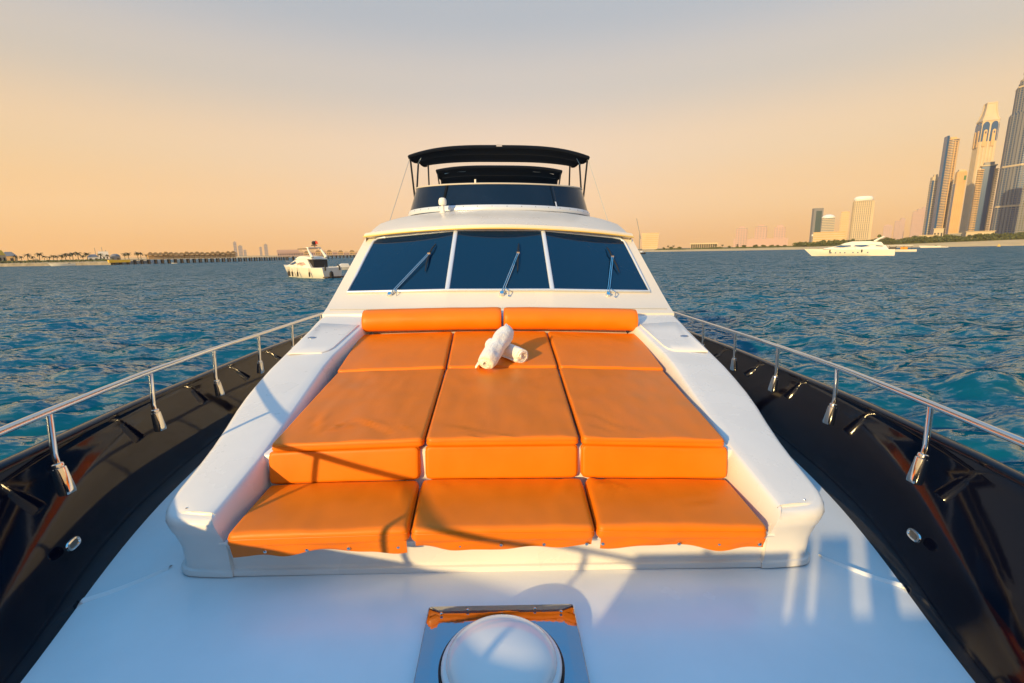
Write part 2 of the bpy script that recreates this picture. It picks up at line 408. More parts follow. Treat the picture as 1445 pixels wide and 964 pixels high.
# --- cabin front, windscreen, roof
def W(a, b):
    f = max(0, (abs(a)-1/3)/(2/3))
    B = Vector((1.86*a, 5.5+.25*f, 1.185-.04*f)); T = Vector((1.68*a, 6.15+.3*f, 1.905-.09*f))
    return B+(T-B)*b
WN = [((W(a, 1)-W(a, 0)).cross(Vector((-1, 0, 0)))).normalized() for a in (0,)][0]
def Wn(a):
    e = .01; sg = a if abs(a) > 1/3 else 0
    tx = (W(sg+e, .5)-W(sg-e, .5)) if sg else Vector((1, 0, 0))
    ty = W(a, 1)-W(a, 0); nn = tx.cross(ty).normalized()
    return nn if nn.y < 0 else -nn
AS = [-1.09,-1.06,-1,-.8,-.6,-.4,-.34,-.3333,-.32,-.15,0,.15,.32,.3333,.34,.4,.6,.8,1,1.06,1.09]
cab = MB(); rows = []
def lowrow(y0, z0, wx): return [Vector((wx*a/1.09, y0+.16*max(0, (abs(a)-.35)/.74)**1.6, z0-.03*(abs(a)/1.09)**2)) for a in AS]
r0 = lowrow(5.16, .90, 2.03); r1 = lowrow(5.17, .965, 2.03); r1b = lowrow(5.28, 1.02, 2.02); r1c = lowrow(5.29, 1.024, 2.02)
r2 = [W(a, -.02)+Vector((0, 0, 0)) for a in AS]; r3 = [W(a, .5) for a in AS]; r4 = [W(a, 1.1) for a in AS]
def side(row, xx, yy):
    l = [Vector((-xx, yy, row[0].z))]; r_ = [Vector((xx, yy, row[-1].z))]; return l+row+r_
rows = [side(r0, 2.03, 5.9), side(r1, 2.03, 5.9), side(r1b, 2.03, 5.95), side(r1c, 2.03, 5.95), side(r2, 2.02, 6.3), side(r3, 1.93, 6.7), side(r4, 1.83, 7.0)]
rows = [[Vector((p[0].x, 13.5, p[0].z))]+p+[Vector((p[-1].x, 13.5, p[-1].z))] for p in rows]
cab.grid(rows)
cab.grid([[(-2.03,5.5,-.01),(-2.03,13.5,-.01)],[(-2.03,5.5,.93),(-2.03,13.5,.93)]])
cab.grid([[(2.03,5.5,-.01),(2.03,13.5,-.01)],[(2.03,5.5,.93),(2.03,13.5,.93)]])
cab.box((0, 13.4, 1.0), (4.0, .1, 2.0))
cabin = cab.build('cabin', M['cream'], yacht, angle=40)
sm = MB()
for q in (0,):
    rr2 = lowrow(5.245, 1.0075, 2.021)[1:-1]
    sm.tube([p+Vector((0, 0, .001)) for p in rr2], .0035, 6)
sm.build('cabin_moulding', M['seam'], cabin)
# panes
T3 = 1/3
for a0, a1 in ((-1, -T3), (-T3, T3), (T3, 1)):
    pm = MB(); g0, g1 = a0+.008, a1-.008
    am = (a0+a1)/2; nn = Wn(am)*.014
    rws = []
    for j in range(5):
        b_ = j/4; row = []
        for i in range(7):
            a = g0+(g1-g0)*i/6; cut = 0
            row.append(W(a, b_)+nn)
        rws.append(row)
    pm.grid(rws)
    pm.build('windscreen_pane', M['glass'], cabin)
fr = MB()
def strip(pA, pB, wdt, h, nrm):
    d_ = (pB-pA).normalized(); s_ = d_.cross(nrm).normalized()
    rws = []
    for p in (pA, pB):
        rws.append([p+s_*wdt/2+nrm*0, p+s_*wdt/2+nrm*h*.7, p+s_*wdt*.3+nrm*h, p-s_*wdt*.3+nrm*h, p-s_*wdt/2+nrm*h*.7, p-s_*wdt/2])
    return rws
for a in (-T3, T3):
    f1 = MB(); f1.grid(strip(W(a, -.005), W(a, 1.0), .055, .026, Wn(0))); f1.build('windscreen_mullion', M['alu'], cabin, angle=60)
# frame round the whole screen
loop = [W(-1, 0.0)]+[W(a, 0) for a in (-.66, -T3, 0, T3, .66)]+[W(1, 0)]+[W(1, .3), W(1, .6), W(.997, .93), W(.97, .985), W(.9, 1)]+[W(a, 1) for a in (.66, T3, 0, -T3, -.66)]+[W(-.9, 1), W(-.97, .985), W(-.997, .93), W(-1, .6), W(-1, .3)]
loop = [p+Vector((0, -.010, .010)) for p in loop]
f1 = MB(); f1.tube(loop, .017, 8, closed=True); f1.build('windscreen_frame', M['alu'], cabin, angle=60)

# roof with brow
def roofz(x, y):
    zc = ip(y, [6.1,6.2,6.4,6.8,7.1,7.6,9,14], [1.965,2.0,2.09,2.20,2.27,2.31,2.34,2.34])
    ax = abs(x)/1.80
    yy = y-.30*ax*ax
    zc = ip(yy, [5.9,6.1,6.2,6.4,6.8,7.1,7.6,9,14], [1.93,1.965,2.0,2.09,2.20,2.27,2.31,2.34,2.34])
    return zc-.150*ax**2-.15*max(0, ax-.80)**2*4
rf = MB(); XS = [-1+2*k/32 for k in range(33)]
def frontline(d, z, wdt): return [(wdt*x, 6.10+.37*abs(x)**1.8-d, z-.095*abs(x)**2) for x in XS]
rows = [frontline(-.06, 1.905, 1.76), frontline(.02, 1.925, 1.80), frontline(.045, 1.94, 1.815), frontline(.045, 1.965, 1.815), frontline(.03, 1.985, 1.80)]
rf.grid([[Vector(p) for p in r_] for r_ in rows])
rows2 = [rows[-1]]
for dy in (.04,.1,.2,.35,.55,.8,1.1,1.5,2.2,3.5,5,7.2):
    row = []
    for x in XS:
        xx = x*1.80; yy = 6.10+.37*abs(x)**1.8+dy
        row.append((xx, yy, roofz(xx, yy)))
    rows2.append(row)
rf.grid(rows2)
for s in (0, -1):
    rf.grid([[r_[s] for r_ in rows2], [(r_[s][0]*1.0, r_[s][1], r_[s][2]-.12) for r_ in rows2]])
roof = rf.build('cabin_roof', M['cream'], yacht, angle=40, weld=True)
ge = MB(); ge.tube([Vector(p) for p in frontline(.05, 1.935, 1.822)], .010, 8); ge.build('brow_edge', M['gold'], roof)

# search light horn on the roof
lt = MB(); lx, ly = -.83, 7.05; lz = roofz(lx, ly)-.01
lt.lathe([(.045,0),(.045,.02),(.028,.03),(.022,.10),(.026,.12)], (lx, ly, lz), 16)
lt.lathe([(.028,-.05),(.05,-.045),(.058,-.02),(.058,.02),(.045,.05),(.02,.06),(.001,.061)], (lx, ly, lz+.16), 16)
lt.build('search_light', M['white'], yacht)

# --- flybridge
def flyb(t, top=0.0):
    a = t*math.pi/2
    B = Vector((1.53*math.sin(a), 7.08+1.15*(1-math.cos(a)), 2.285-.04*t*t)); T = Vector((1.40*math.sin(a), 7.26+1.0*(1-math.cos(a)), 2.645+.045*t*t))
    return B.lerp(T, top)
fb = MB(); TS = [-1+2*k/48 for k in range(49)]
rows = [[flyb(t, q) for t in TS] for q in (0, .25, .5, .75, 1)]
rows.append([flyb(t, 1)+Vector((0, .03, -.01)) for t in TS]); rows.append([flyb(t, 0)+Vector((0, .05, 0)) for t in TS])
rows = [[Vector((r_[0].x, 11.0, r_[0].z))]+r_+[Vector((r_[-1].x, 11.0, r_[-1].z))] for r_ in rows]
fb.grid(rows); flyo = fb.build('flybridge_screen', M['fly'], yacht, angle=50)
tr = MB(); rws = []
for t in TS:
    p = flyb(t, 0.0); q = flyb(t, .13); nrm = Vector((math.sin(t*math.pi/2), -math.cos(t*math.pi/2), 0))*.012
    rws.append([p+nrm-Vector((0, 0, .03)), p+nrm*1.3, q+nrm*1.2, q])
tr.grid(rws); tro = tr.build('screen_base_trim', M['alu'], flyo, angle=60)
for k in range(22):
    t = -1+2*(k+.5)/22; p = flyb(t, .06); nrm = Vector((math.sin(t*math.pi/2), -math.cos(t*math.pi/2), 0))
    b_ = MB(); b_.lathe([(.009,0),(.007,.004),(.0005,.006)], p+nrm*.016, 8, rot=nrm.to_track_quat('Z', 'Y').to_matrix()); b_.build('trim_stud', M['steel'], flyo)
tt = MB(); tt.tube([flyb(t, 1)+Vector((0, .01, .008)) for t in TS], .014, 8); tt.build('screen_top_trim', material('beige_piping', (0.55,0.50,0.42), .5), flyo)
for t, mt_ in ((-.385, 'black'), (.385, 'alu')):
    j = MB(); nrm = Vector((math.sin(t*math.pi/2), -math.cos(t*math.pi/2), 0))
    j.grid(strip(flyb(t, 0.08), flyb(t, .98), .045, .014, nrm)); j.build('screen_joint', M['canvas'] if mt_ == 'black' else M['fly'], flyo)
    j = MB(); j.grid(strip(flyb(t, 0.04), flyb(t, .32 if t > 0 else .2), .03, .018, nrm)); j.build('joint_clip', M['alu'], flyo)
# helm seats and instrument pod behind the screen
fd = MB(); fd.prism([(-1.38,8.3),(1.38,8.3),(1.48,13.3),(-1.48,13.3)], 2.2, 2.36); fd.build('flybridge_deck', M['cream'], yacht, smooth=False)
pod = MB(); pod.prism([(-.75,7.75),(.75,7.75),(.62,8.3),(-.62,8.3)], 2.36, 2.66, top=[(-.68,7.85),(.68,7.85),(.6,8.2),(-.6,8.2)]); pod.build('helm_console', M['cream'], yacht, smooth=False)
ae = MB(); ae.tube([(-.42, 8.5, 2.4), (-.42, 8.5, 2.90)], [.022, .016], 8); ae.build('antenna_stub', M['white'], yacht)

# --- biminis
def bimini(y0, y1, xf, xr, z0, z1, cam0, legs, nm):
    root = MB(); rows = []
    n = 28
    def sec(y, hw, zc, cb):
        cb = cb*(1-.55*(y-y0)/(y1-y0))
        return [Vector((hw*(-1+2*k/n), y, zc-cb*abs(-1+2*k/n)**3.2)) for k in range(n+1)]
    ny = 8
    tops = []
    for j in range(ny+1):
        f = j/ny; sag = .035*abs(math.sin(f*math.pi*2))
        tops.append(sec(y0+(y1-y0)*f, xf+(xr-xf)*f, z0+(z1-z0)*f-sag, cam0))
    front = [p+Vector((0, -.015, -.035)) for p in tops[0]]
    back = [p+Vector((0, .015, -.035)) for p in tops[-1]]
    under = [[p+Vector((0, 0, -.022)) for p in r_] for r_ in tops]
    root.grid([front]+tops+[back]+under[::-1]+[front])
    for k in (0, n):
        root.grid([[r_[k] for r_ in tops], [r_[k]+Vector((0, 0, -.06)) for r_ in tops]])
    o = root.build(nm, M['canvas'], yacht, angle=50)
    hem = MB(); hem.tube([p+Vector((0, 0, -.01)) for p in front], .03, 8); hem.build('front_hem', M['canvas'], o)
    for yy, f in ((y0+.02, 0), (y0+(y1-y0)*.42, .42), (y1-.02, 1)):
        fr_ = MB(); s_ = sec(yy, (xf+(xr-xf)*f)*.985, z0+(z1-z0)*f-.012-.035*abs(math.sin(f*math.pi*2)), cam0)
        px = xf*legs[0]; py, pz = legs[1], legs[2]
        if f == 1: ft = [Vector((-xr*.97, y1-.1, pz))], [Vector((xr*.97, y1-.1, pz))]
        else: ft = [Vector((-px, py, pz))], [Vector((px, py, pz))]
        fr_.tube(ft[0]+s_+ft[1], .017, 8); fr_.build('canopy_bow', M['post'], o)
    return o
b1 = bimini(8.6, 10.35, 1.585, 1.52, 3.49, 3.57, .175, (.965, 8.85, 2.45), 'front_canopy')
# short grab tubes seen under the canopy
for s in (-1, 1):
    g_ = MB(); g_.tube([(s*1.50, 9.0, 3.23), (s*1.40, 8.95, 3.38), (s*1.22, 8.92, 3.42), (s*.92, 8.9, 3.45)], .010, 8); g_.build('grab_tube', M['steel'], b1)
    st = MB(); st.tube([(s*1.56, 8.6, 3.27), (s*1.72, 7.55, 2.13)], .006, 6); st.build('canopy_strap', M['seam'], b1)
em = MB(); em.prism([(-.05,8.555),(.05,8.555),(.035,8.57),(-.035,8.57)], 3.455, 3.49); em.build('hem_badge', M['steel'], b1, smooth=False)
b2 = bimini(11.3, 13.1, 1.46, 1.46, 3.64, 3.49, .10, (.95, 12.0, 2.6), 'rear_canopy')
for s in (-1, 1):
    g_ = MB(); g_.tube([(s*1.30, 11.6, 3.50), (s*1.15, 11.6, 3.54), (s*.8, 11.6, 3.56)], .012, 6); g_.build('grab_tube', M['steel'], b2)

# --- wipers
def wiper(base, head, top, bot):
    n0 = Vector((0, -.735, .678))
    A_, H_, T_, B_ = [W(*q)+n0*h for q, h in ((base, .03), (head, .055), (top, .035), (bot, .035))]
    o = MB(); s_ = (H_-A_).cross(n0).normalized()*.011
    for k in (-1, 1): o.tube([A_+s_*k, H_+s_*k*.8], .0055, 8)
    wo = o.build('windscreen_wiper', M['steel'], yacht)
    b_ = MB(); b_.tube([T_, (T_+H_)/2+n0*.008, H_-n0*.012, (B_+H_)/2+n0*.008, B_], [.006,.011,.013,.011,.006], 6); b_.build('wiper_blade', M['black'], wo)
    b_ = MB(); b_.lathe([(.03,-.035),(.03,0),(.022,.012),(.022,.03),(.001,.034)], A_, 14, rot=n0.to_track_quat('Z', 'Y').to_matrix()); b_.build('wiper_spindle', M['steel'], wo)
    b_ = MB(); c2 = A_+Vector((.085, -.02, -.02)); b_.tube([c2-n0*.03, c2+n0*.01, c2+n0*.02+Vector((0, .02, .04)), c2+n0*.012+Vector((-.04, .07, .08))], .006, 6)
    b_.lathe([(.014,-.03),(.014,0),(.001,.005)], c2, 10, rot=n0.to_track_quat('Z', 'Y').to_matrix()); b_.build('washer_nozzle', M['steel'], wo)
    b_ = MB(); b_.box(H_, (.035,.02,.02)); b_.build('arm_head', M['steel'], wo)
wiper((-.70,-.07), (-.502,.576), (-.468,.76), (-.502,.30))
wiper((.011,-.07), (.129,.564), (.139,.74), (.118,.28))
wiper((.694,-.08), (.825,.571), (.815,.76), (.835,.30))

# ================================================================== CUSHIONS
def cushion(name, label, cat, cs, th, r, puff, seed, group, creases=(), lean=None, amp=.0055):
    """cs: FL, FR, BR, BL of the top face in the boat frame"""
    cs = [Vector(c) for c in cs]; cen = sum(cs, Vector())/4
    sl = ((cs[1]-cs[0]).length+(cs[2]-cs[3]).length)/2; tl = ((cs[3]-cs[0]).length+(cs[2]-cs[1]).length)/2
    nrm = (cs[1]-cs[0]).cross(cs[3]-cs[0]).normalized()
    ed = [0, .0015, .004, .008, .014, .022, .034]
    def params(l, n):
        a = [e for e in ed]; inner = [ed[-1]+(l-2*ed[-1])*k/n for k in range(1, n)]
        return a+inner+[l-e for e in ed[::-1]]
    PS, PT = params(sl, max(8, int(sl/.032))), params(tl, max(6, int(tl/.032)))
    rc = .03
    def point(ds, dt):
        fs, ft = (ds if ds < sl/2 else sl-ds), (dt if dt < tl/2 else tl-dt)
        e = min(fs, ft)
        if fs < rc and ft < rc:
            qx, qy = rc-fs, rc-ft; m_ = max(qx, qy); l_ = math.hypot(qx, qy)
            if l_ > 0: qx, qy = qx*m_/l_, qy*m_/l_
            fs, ft = rc-qx, rc-qy
        ds2 = fs if ds < sl/2 else sl-fs; dt2 = ft if dt < tl/2 else tl-ft
        u_, v_ = ds2/sl, dt2/tl
        # slightly wavy outline
        wob = .004*noise.noise(Vector((u_*3+seed, v_*3, 7)))
        p = cs[0].lerp(cs[1], u_).lerp(cs[3].lerp(cs[2], u_), v_)
        d = -(r-math.sqrt(max(0, r*r-(r-min(e, r))**2)))
        k = (math.sin(math.pi*min(1, max(0, u_)))*math.sin(math.pi*min(1, max(0, v_))))
        d += puff*max(0, k)**.45
        q = Vector((u_*sl, v_*tl, seed*3.1))
        ef = min(1, e/.02)
        d += amp*noise.noise(q*3.2)*ef+amp*.45*noise.noise(Vector((q.x*13, q.y*5, q.z)))*ef
        for (cu, cv, ang, ln, am_, wd) in creases:
            dx, dy = u_*sl-cu*sl, v_*tl-cv*tl; ca, sa = math.cos(R(ang)), math.sin(R(ang))
            al, ac = dx*ca+dy*sa, -dx*sa+dy*ca
            if -.02 < al < ln:
                fa = math.sin(math.pi*min(1, max(0, (al+.02)/(ln+.02))))**.7
                cc = ac+.006*math.sin(al*22+seed)
                d += am_*1.9*fa*math.exp(-(cc/wd)**2)*min(1, e/.008)-am_*1.2*fa*math.exp(-((cc-wd*1.7)/wd)**2)*min(1, e/.008)
        return p+nrm*d+Vector((0, 0, wob*.3)), p
    b = MB(); rows = []
    for dt in PT: rows.append([point(ds, dt)[0]-cen for ds in PS])
    b.grid(rows); ns, n2 = len(PS), len(PT)
    border = [(0, j) for j in range(ns)]+[(i, ns-1) for i in range(1, n2)]+[(n2-1, j) for j in range(ns-2, -1, -1)]+[(i, 0) for i in range(n2-2, 0, -1)]
    bpts = [rows[i][j] for i, j in border]
    c0 = Vector((0, 0, 0))
    ringm = [p-nrm*(th-r)*.5+(p-c0).normalized()*.006 for p in bpts]
    ringm2 = [p-nrm*(th-r*1.6)+(p-c0).normalized()*.003 for p in bpts]
    ringb = [p-nrm*(th-r)-(p-c0).normalized()*.01 for p in bpts]
    b.grid([bpts, ringm, ringm2, ringb], True)
    o = b.build(name, M['orange'], None, weld=True, angle=70)
    boatobj(o, cen); tag(o, label, cat, group)
    # welt piping round the top edge
    pp = MB(); loop_ = [p-nrm*.001+(p-c0).normalized()*.001 for p in bpts][::3]
    pp.tube(loop_, .0035, 6, closed=True); pp.build('piping', M['orange'], o)
    return o, cen

gs, gb, gp, gq = 'seat cushions in the front row', 'upright backrest cushions', 'large sunpad cushions', 'small sunpad cushions below the bolsters'
def cz(x, y, z, k=.03): return (x, y, z+k*(1-(x/1.35)**2))
# seats
seatx = [(-1.335,-1.335-.01,-.497,-.462), (-.447,-.472,.462,.462), (.482,.492,1.345,1.335)]
defs = [((-1.318,2.045),(-.450,2.045),(-.482,2.545),(-1.345,2.545)), ((-.432,2.04),(.455,2.04),(.478,2.545),(-.462,2.545)), ((.474,2.045),(1.318,2.045),(1.350,2.545),(.500,2.545))]
names = ['left orange seat cushion in the front row, crossed by the shadow of the guard rail', 'middle orange seat cushion in the front row, between two similar ones', 'right orange seat cushion in the front row, with creases at its back left corner']
seatcr = [[(.9,.5,80,.25,.003,.02)], [(.85,.6,70,.2,.004,.03),(.1,.9,-60,.15,.003,.02)], [(.02,.97,-50,.22,.008,.014),(.04,.98,-35,.26,.006,.012),(.03,.9,-65,.2,.005,.012),(.6,.3,20,.2,.003,.02)]]
studs = [[-1.14,-.94,-.74,-.50], [-.20,-.0,.21,.42], [.50,.88,1.08,1.285]]
for i, d in enumerate(defs):
    cs = [cz(x, y, .288 if k > 1 else .283, .022) for k, (x, y) in enumerate(d)]
    o, cen = cushion('seat_cushion', names[i], 'cushion', cs, .078, .026, .012, i+1.3, gs, seatcr[i])
    fl = MB(); x0, x1 = d[0][0]+.015, d[1][0]-.008; rows = []
    for j in range(7):
        f = j/6; row = []
        for k in range(41):
            x = x0+(x1-x0)*k/40
            drop = .058+.010*math.sin(x*9+i*2)+.006*math.sin(x*23+i)
            fr_y = .010*math.sin(x*14+i)*f+.008*f*noise.noise(Vector((x*8, f*2, i)))
            row.append(Vector((x, 2.048-.004+fr_y+.012*f, cz(x, 2, .222, .022)[2]-drop*f))-cen)
        rows.append(row)
    rows += [[p+Vector((0, .004, 0)) for p in rows[-1]]]
    fl.grid(rows); fo = fl.build('skirt_flap', M['orange'], o)
    for sx in studs[i]:
        b_ = MB(); nrm = Vector((0, -1, .1)).normalized()
        b_.lathe([(.010,-.004),(.010,.002),(.007,.006),(.0005,.007)], Vector((sx, 2.052, cz(sx, 2, .185, .022)[2]))-cen, 12, rot=nrm.to_track_quat('Z', 'Y').to_matrix()); b_.build('press_stud', M['steel'], o)
# backrests (nearly upright: quad in the x-z plane)
defs = [((-1.345,-.478),'left upright orange backrest cushion, crossed by a rail shadow'), ((-.438,.452),'middle upright orange backrest cushion between two white gaps'), ((.480,1.350),'right upright orange backrest cushion beside the sunlit coaming wall')]
for i, ((x0, x1), lb) in enumerate(defs):
    cs = [cz(x0,2.535,.288,.022), cz(x1,2.535,.288,.022), cz(x1,2.560,.477,.03), cz(x0,2.560,.477,.03)]
    cushion('backrest_cushion', lb, 'cushion', cs, .055, .014, .006, i+9.7, gb, [], amp=.002)
# big pads
lower = [((-1.315,2.532),(-.448,2.532),(-.478,3.85),(-1.375,3.85),'large left sunpad cushion, with creases at its front edge'),
         ((-.428,2.532),(.452,2.532),(.485,3.85),(-.455,3.85),'large middle sunpad cushion in front of the rolled towels'),
         ((.476,2.532),(1.318,2.532),(1.400,3.85),(.508,3.85),'large right sunpad cushion, with small creases along its front edge')]
cr = [[(.25,.12,100,.28,.006,.013),(.3,.1,60,.2,.007,.012),(.82,.06,140,.3,.005,.015),(.78,.12,150,.35,.004,.016),(.35,.14,20,.16,.006,.012),(.93,.04,120,.2,.005,.012)],
      [(.1,.12,-20,.3,.004,.016),(.3,.05,-14,.3,.003,.014),(.2,.05,-30,.22,.003,.012),(.9,.95,-120,.2,.003,.015)],
      [(.06,.25,-42,.32,.004,.012),(.2,.14,-38,.22,.004,.011),(.33,.12,-44,.2,.004,.011),(.04,.12,-30,.2,.004,.012),(.46,.09,-40,.14,.003,.01)]]
for i, (a, b_, c_, d_, lb) in enumerate(lower):
    cs = [cz(*a,.533), cz(*b_,.533), cz(*c_,.628), cz(*d_,.628)]
    cushion('sunpad_cushion', lb, 'cushion', cs, .052, .014, .008, i+20.1, gp, cr[i], amp=.009)
upper = [((-1.385,3.865),(-.475,3.865),(-.508,4.90),(-1.475,4.90),'small left sunpad cushion under the bolster, edge in coaming shadow'),
         ((-.45,3.865),(.488,3.865),(.49,4.90),(-.485,4.90),'small middle sunpad cushion under the rolled towels'),
         ((.512,3.865),(1.415,3.865),(1.478,4.90),(.515,4.90),'small right sunpad cushion under the bolster, with a sunlit front lip')]
for i, (a, b_, c_, d_, lb) in enumerate(upper):
    cs = [cz(*a,.640), cz(*b_,.640), cz(*c_,.775), cz(*d_,.775)]
    cushion('headrest_cushion', lb, 'cushion', cs, .065, .018, .010, i+31.4, gq, [(.05,.93,-60,.2,.004,.014),(.1,.9,-30,.3,.004,.014)] if i == 2 else [(.8,.9,-100,.2,.003,.014)], amp=.004)
# bolsters
for i, (x0, x1, lb) in enumerate(((-1.462,.016,'left long orange bolster cushion below the windscreen'), (.038,1.480,'right long orange bolster cushion below the windscreen'))):
    cen = Vector(((x0+x1)/2, 4.985, .895)); b = MB(); rows = []
    L2 = (x1-x0)/2; rr = .128
    st = [(0,.02),(0,.6),(.002,.80),(.008,.90),(.018,.96),(.035,.99),(.06,1.0)]
    xs_ = [(-L2+a, k) for a, k in st]+[(-L2+.06+(2*L2-.12)*k/30, 1) for k in range(1, 30)]+[(L2-a, k) for a, k in st[::-1]]
    for xx, k in xs_:
        row = []
        for q in range(40):
            a = q*2*math.pi/40; wz = 1+.018*noise.noise(Vector((xx*5, math.cos(a)*1.5, math.sin(a)*1.5+i*5)))
            yv, zv = rr*1.02*math.cos(a), rr*math.sin(a)
            if zv < -.1: zv = -.1-(abs(zv)-.1)*.4
            row.append((xx, yv*k*wz, zv*k*wz+.025*(1-((xx+cen.x)/1.5)**2)))
        rows.append(row)
    b.grid(rows, True)
    o = b.build('bolster_cushion', M['orange'], None, angle=60); boatobj(o, cen); tag(o, lb, 'cushion', 'bolster cushions')
    for e_ in (-1, 1):
        pm = MB(); pm.tube([(e_*(L2-.012), rr*.935*math.cos(a), max(-.115, rr*.935*math.sin(a))+.025*(1-((e_*L2+cen.x)/1.5)**2)) for a in [k*2*math.pi/36 for k in range(36)]], .004, 6, closed=True)
        pm.build('piping', M['orange'], o)

# ================================================================== TOWELS
def towel(label, p0, p1, rad, seed, flap, turns=3.6):
    p0, p1 = Vector(p0), Vector(p1); ax = (p1-p0).normalized(); Ln = (p1-p0).length
    a1 = ax.cross(Vector((0, 0, 1))).normalized(); a2 = a1.cross(ax)
    cen = (p0+p1)/2; b = MB(); rows = []; nseg = 150; nl = 34
    pitch = rad/(turns+.2); th = pitch*.80
    for j in range(nl+1):
        f = j/nl; x = (f-.5)*Ln; row = []
        endr = min(1, .88+.12*math.sqrt(max(0, min(f, 1-f))/.12)) if min(f, 1-f) < .12 else 1
        o_, i_ = [], []
        for k in range(nseg+1):
            g = k/nseg; th_a = g*turns*2*math.pi+seed
            r_ = rad*.05+(rad*.95-th)*g
            telescope = .010*math.sin(g*turns*5+seed*2)+.012*noise.noise(Vector((g*9, seed, j*0.0)))
            outerw = g**3
            wz = 1+.24*outerw*noise.noise(Vector((x*9+seed, math.cos(th_a)*1.3, math.sin(th_a)*1.3)))+.05*outerw*noise.noise(Vector((x*30, math.cos(th_a)*3, math.sin(th_a)*3+seed)))
            sq = 1-.16*max(0, -math.sin(th_a))*outerw
            for lst, rr in ((o_, (r_+th)), (i_, r_)):
                q = rr*wz*endr
                xx = x+(telescope if j in (0, nl) else 0)*(1 if j == nl else -1)*.9
                lst.append(ax*xx+a1*math.cos(th_a)*q+a2*math.sin(th_a)*q*sq)
        rows.append(o_+i_[::-1])
    b0 = b.grid(rows, True); n = len(rows[0])
    for j, fl_ in ((0, True), (nl, False)):
        s_ = b0+j*n
        for k in range(nseg):
            q = (s_+k, s_+k+1, s_+n-2-k, s_+n-1-k)
            b.face(*(q if fl_ else q[::-1]))
    if flap:
        fr = []
        for i in range(9):
            u_ = i/8; row = []
            for k in range(13):
                v_ = k/12
                base_ = ax*(-Ln*.5+.03+Ln*.55*v_*(1-.55*u_))+a1*(-rad*(.75+.62*u_))+a2*(-rad*(.35+.45*u_))
                row.append(base_+Vector((0, 0, .016*noise.noise(Vector((u_*4, v_*5, seed)))+.018*math.sin(v_*9)*u_*.6+.02*(1-u_))))
            fr.append(row)
        fr2 = [[p+Vector((0, -.004, -.016)) for p in r_] for r_ in fr]
        b.grid(fr); b.grid(fr2)
        b.grid([fr[-1], fr2[-1]]); b.grid([[r_[0] for r_ in fr], [r_[0] for r_ in fr2]]); b.grid([[r_[-1] for r_ in fr], [r_[-1] for r_ in fr2]])
    o = b.build('rolled_towel', M['towel'], None, angle=80); boatobj(o, cen)
    return tag(o, label, 'towel', 'white rolled towels')
towel('white rolled towel lying flat on the pad, its spiral end showing', (-.10, 4.30, .770), (.190, 3.93, .738), .080, 2.0, False)
towel('white rolled towel propped up across the other roll, one loose corner hanging', (-.125, 3.72, .725), (.055, 4.10, .925), .090, 5.2, True, 3.4)
#BACKGROUND
# ================================================================== BACKGROUND
WZ = -2.4                                   # water level
RC = CW.to_3x3(); CP = CW.translation.copy()
def sight(u, v, D): return CP + RC @ Vector(((u-722.5)/FPX*D, (482-v)/FPX*D, -D))
def vhor(u): return 354.4-0.0187*(u-722)
def gp_(u, D, z=WZ):
    p = sight(u, vhor(u), D); return Vector((p.x, p.y, z))
def ztop(u, v, D):          # height at which a point standing at (u, D) shows at row v
    d0 = gp_(u, D, 0)-CP; U_, F_ = RC @ Vector((0, 1, 0)), RC @ Vector((0, 0, -1)); q = (482-v)/FPX
    return (q*d0.dot(F_)-d0.dot(U_))/(U_.z-q*F_.z)

# --- sea: a polar sheet, finer towards the boat
rng = np.random.RandomState(5)
nr_, na = 430, 760
r = 2.6*(4250/2.6)**(np.linspace(0, 1, nr_)**0.93)
ang_f = np.linspace(-62, 62, na); ang_b = np.linspace(62, 298, 60)[1:-1]
ang = np.radians(np.concatenate([ang_f, ang_b])); NA = len(ang)
RR, AA = np.meshgrid(r, ang, indexing='ij')
X = RR*np.sin(AA); Yy = RR*np.cos(AA)
sp = np.gradient(r)[:, None]*np.ones_like(RR)
Z = np.zeros_like(RR); DX = np.zeros_like(RR); DY = np.zeros_like(RR)
for k in range(110):
    lam = 0.35*(7/0.35)**rng.rand(); th = math.radians(rng.normal(97, 36)); kk = 2*math.pi/lam
    amp = 0.0120*lam**0.9*(0.5+rng.rand()); 
    if lam > 2.6: amp *= 0.45
    ph = rng.rand()*6.28
    fade = np.clip((lam/sp-2.2)/2.5, 0, 1)
    arg = kk*(X*math.cos(th)+Yy*math.sin(th))+ph
    Z += amp*fade*np.sin(arg); DX += -amp*fade*.8*math.cos(th)*np.cos(arg)*-1; DY += -amp*fade*.8*math.sin(th)*np.cos(arg)*-1
co = np.stack([X-DX, Yy-DY, Z], -1).reshape(-1, 3)
i0 = (np.arange(nr_-1)[:, None]*NA+np.arange(NA)[None, :]); j1 = (np.arange(NA)+1) % NA
i1 = (np.arange(nr_-1)[:, None]*NA+j1[None, :])
faces = np.stack([i0, i1, i1+NA, i0+NA], -1).reshape(-1, 4)[:, ::-1]
me = bpy.data.meshes.new('sea'); me.vertices.add(len(co)); me.vertices.foreach_set('co', co.astype(np.float32).ravel())
nf = len(faces); me.loops.add(nf*4); me.polygons.add(nf); me.loops.foreach_set('vertex_index', faces.astype(np.int32).ravel())
me.polygons.foreach_set('loop_start', np.arange(0, nf*4, 4, dtype=np.int32)); me.polygons.foreach_set('loop_total', np.full(nf, 4, np.int32))
me.polygons.foreach_set('use_smooth', np.ones(nf, bool)); me.update()
sea = bpy.data.objects.new('sea', me); C.objects.link(sea); sea.location = (0, 0, WZ); tag(sea, kind='structure')
wm = bpy.data.materials.new('sea_water'); wm.use_nodes = True; t = wm.node_tree; b = t.nodes['Principled BSDF']
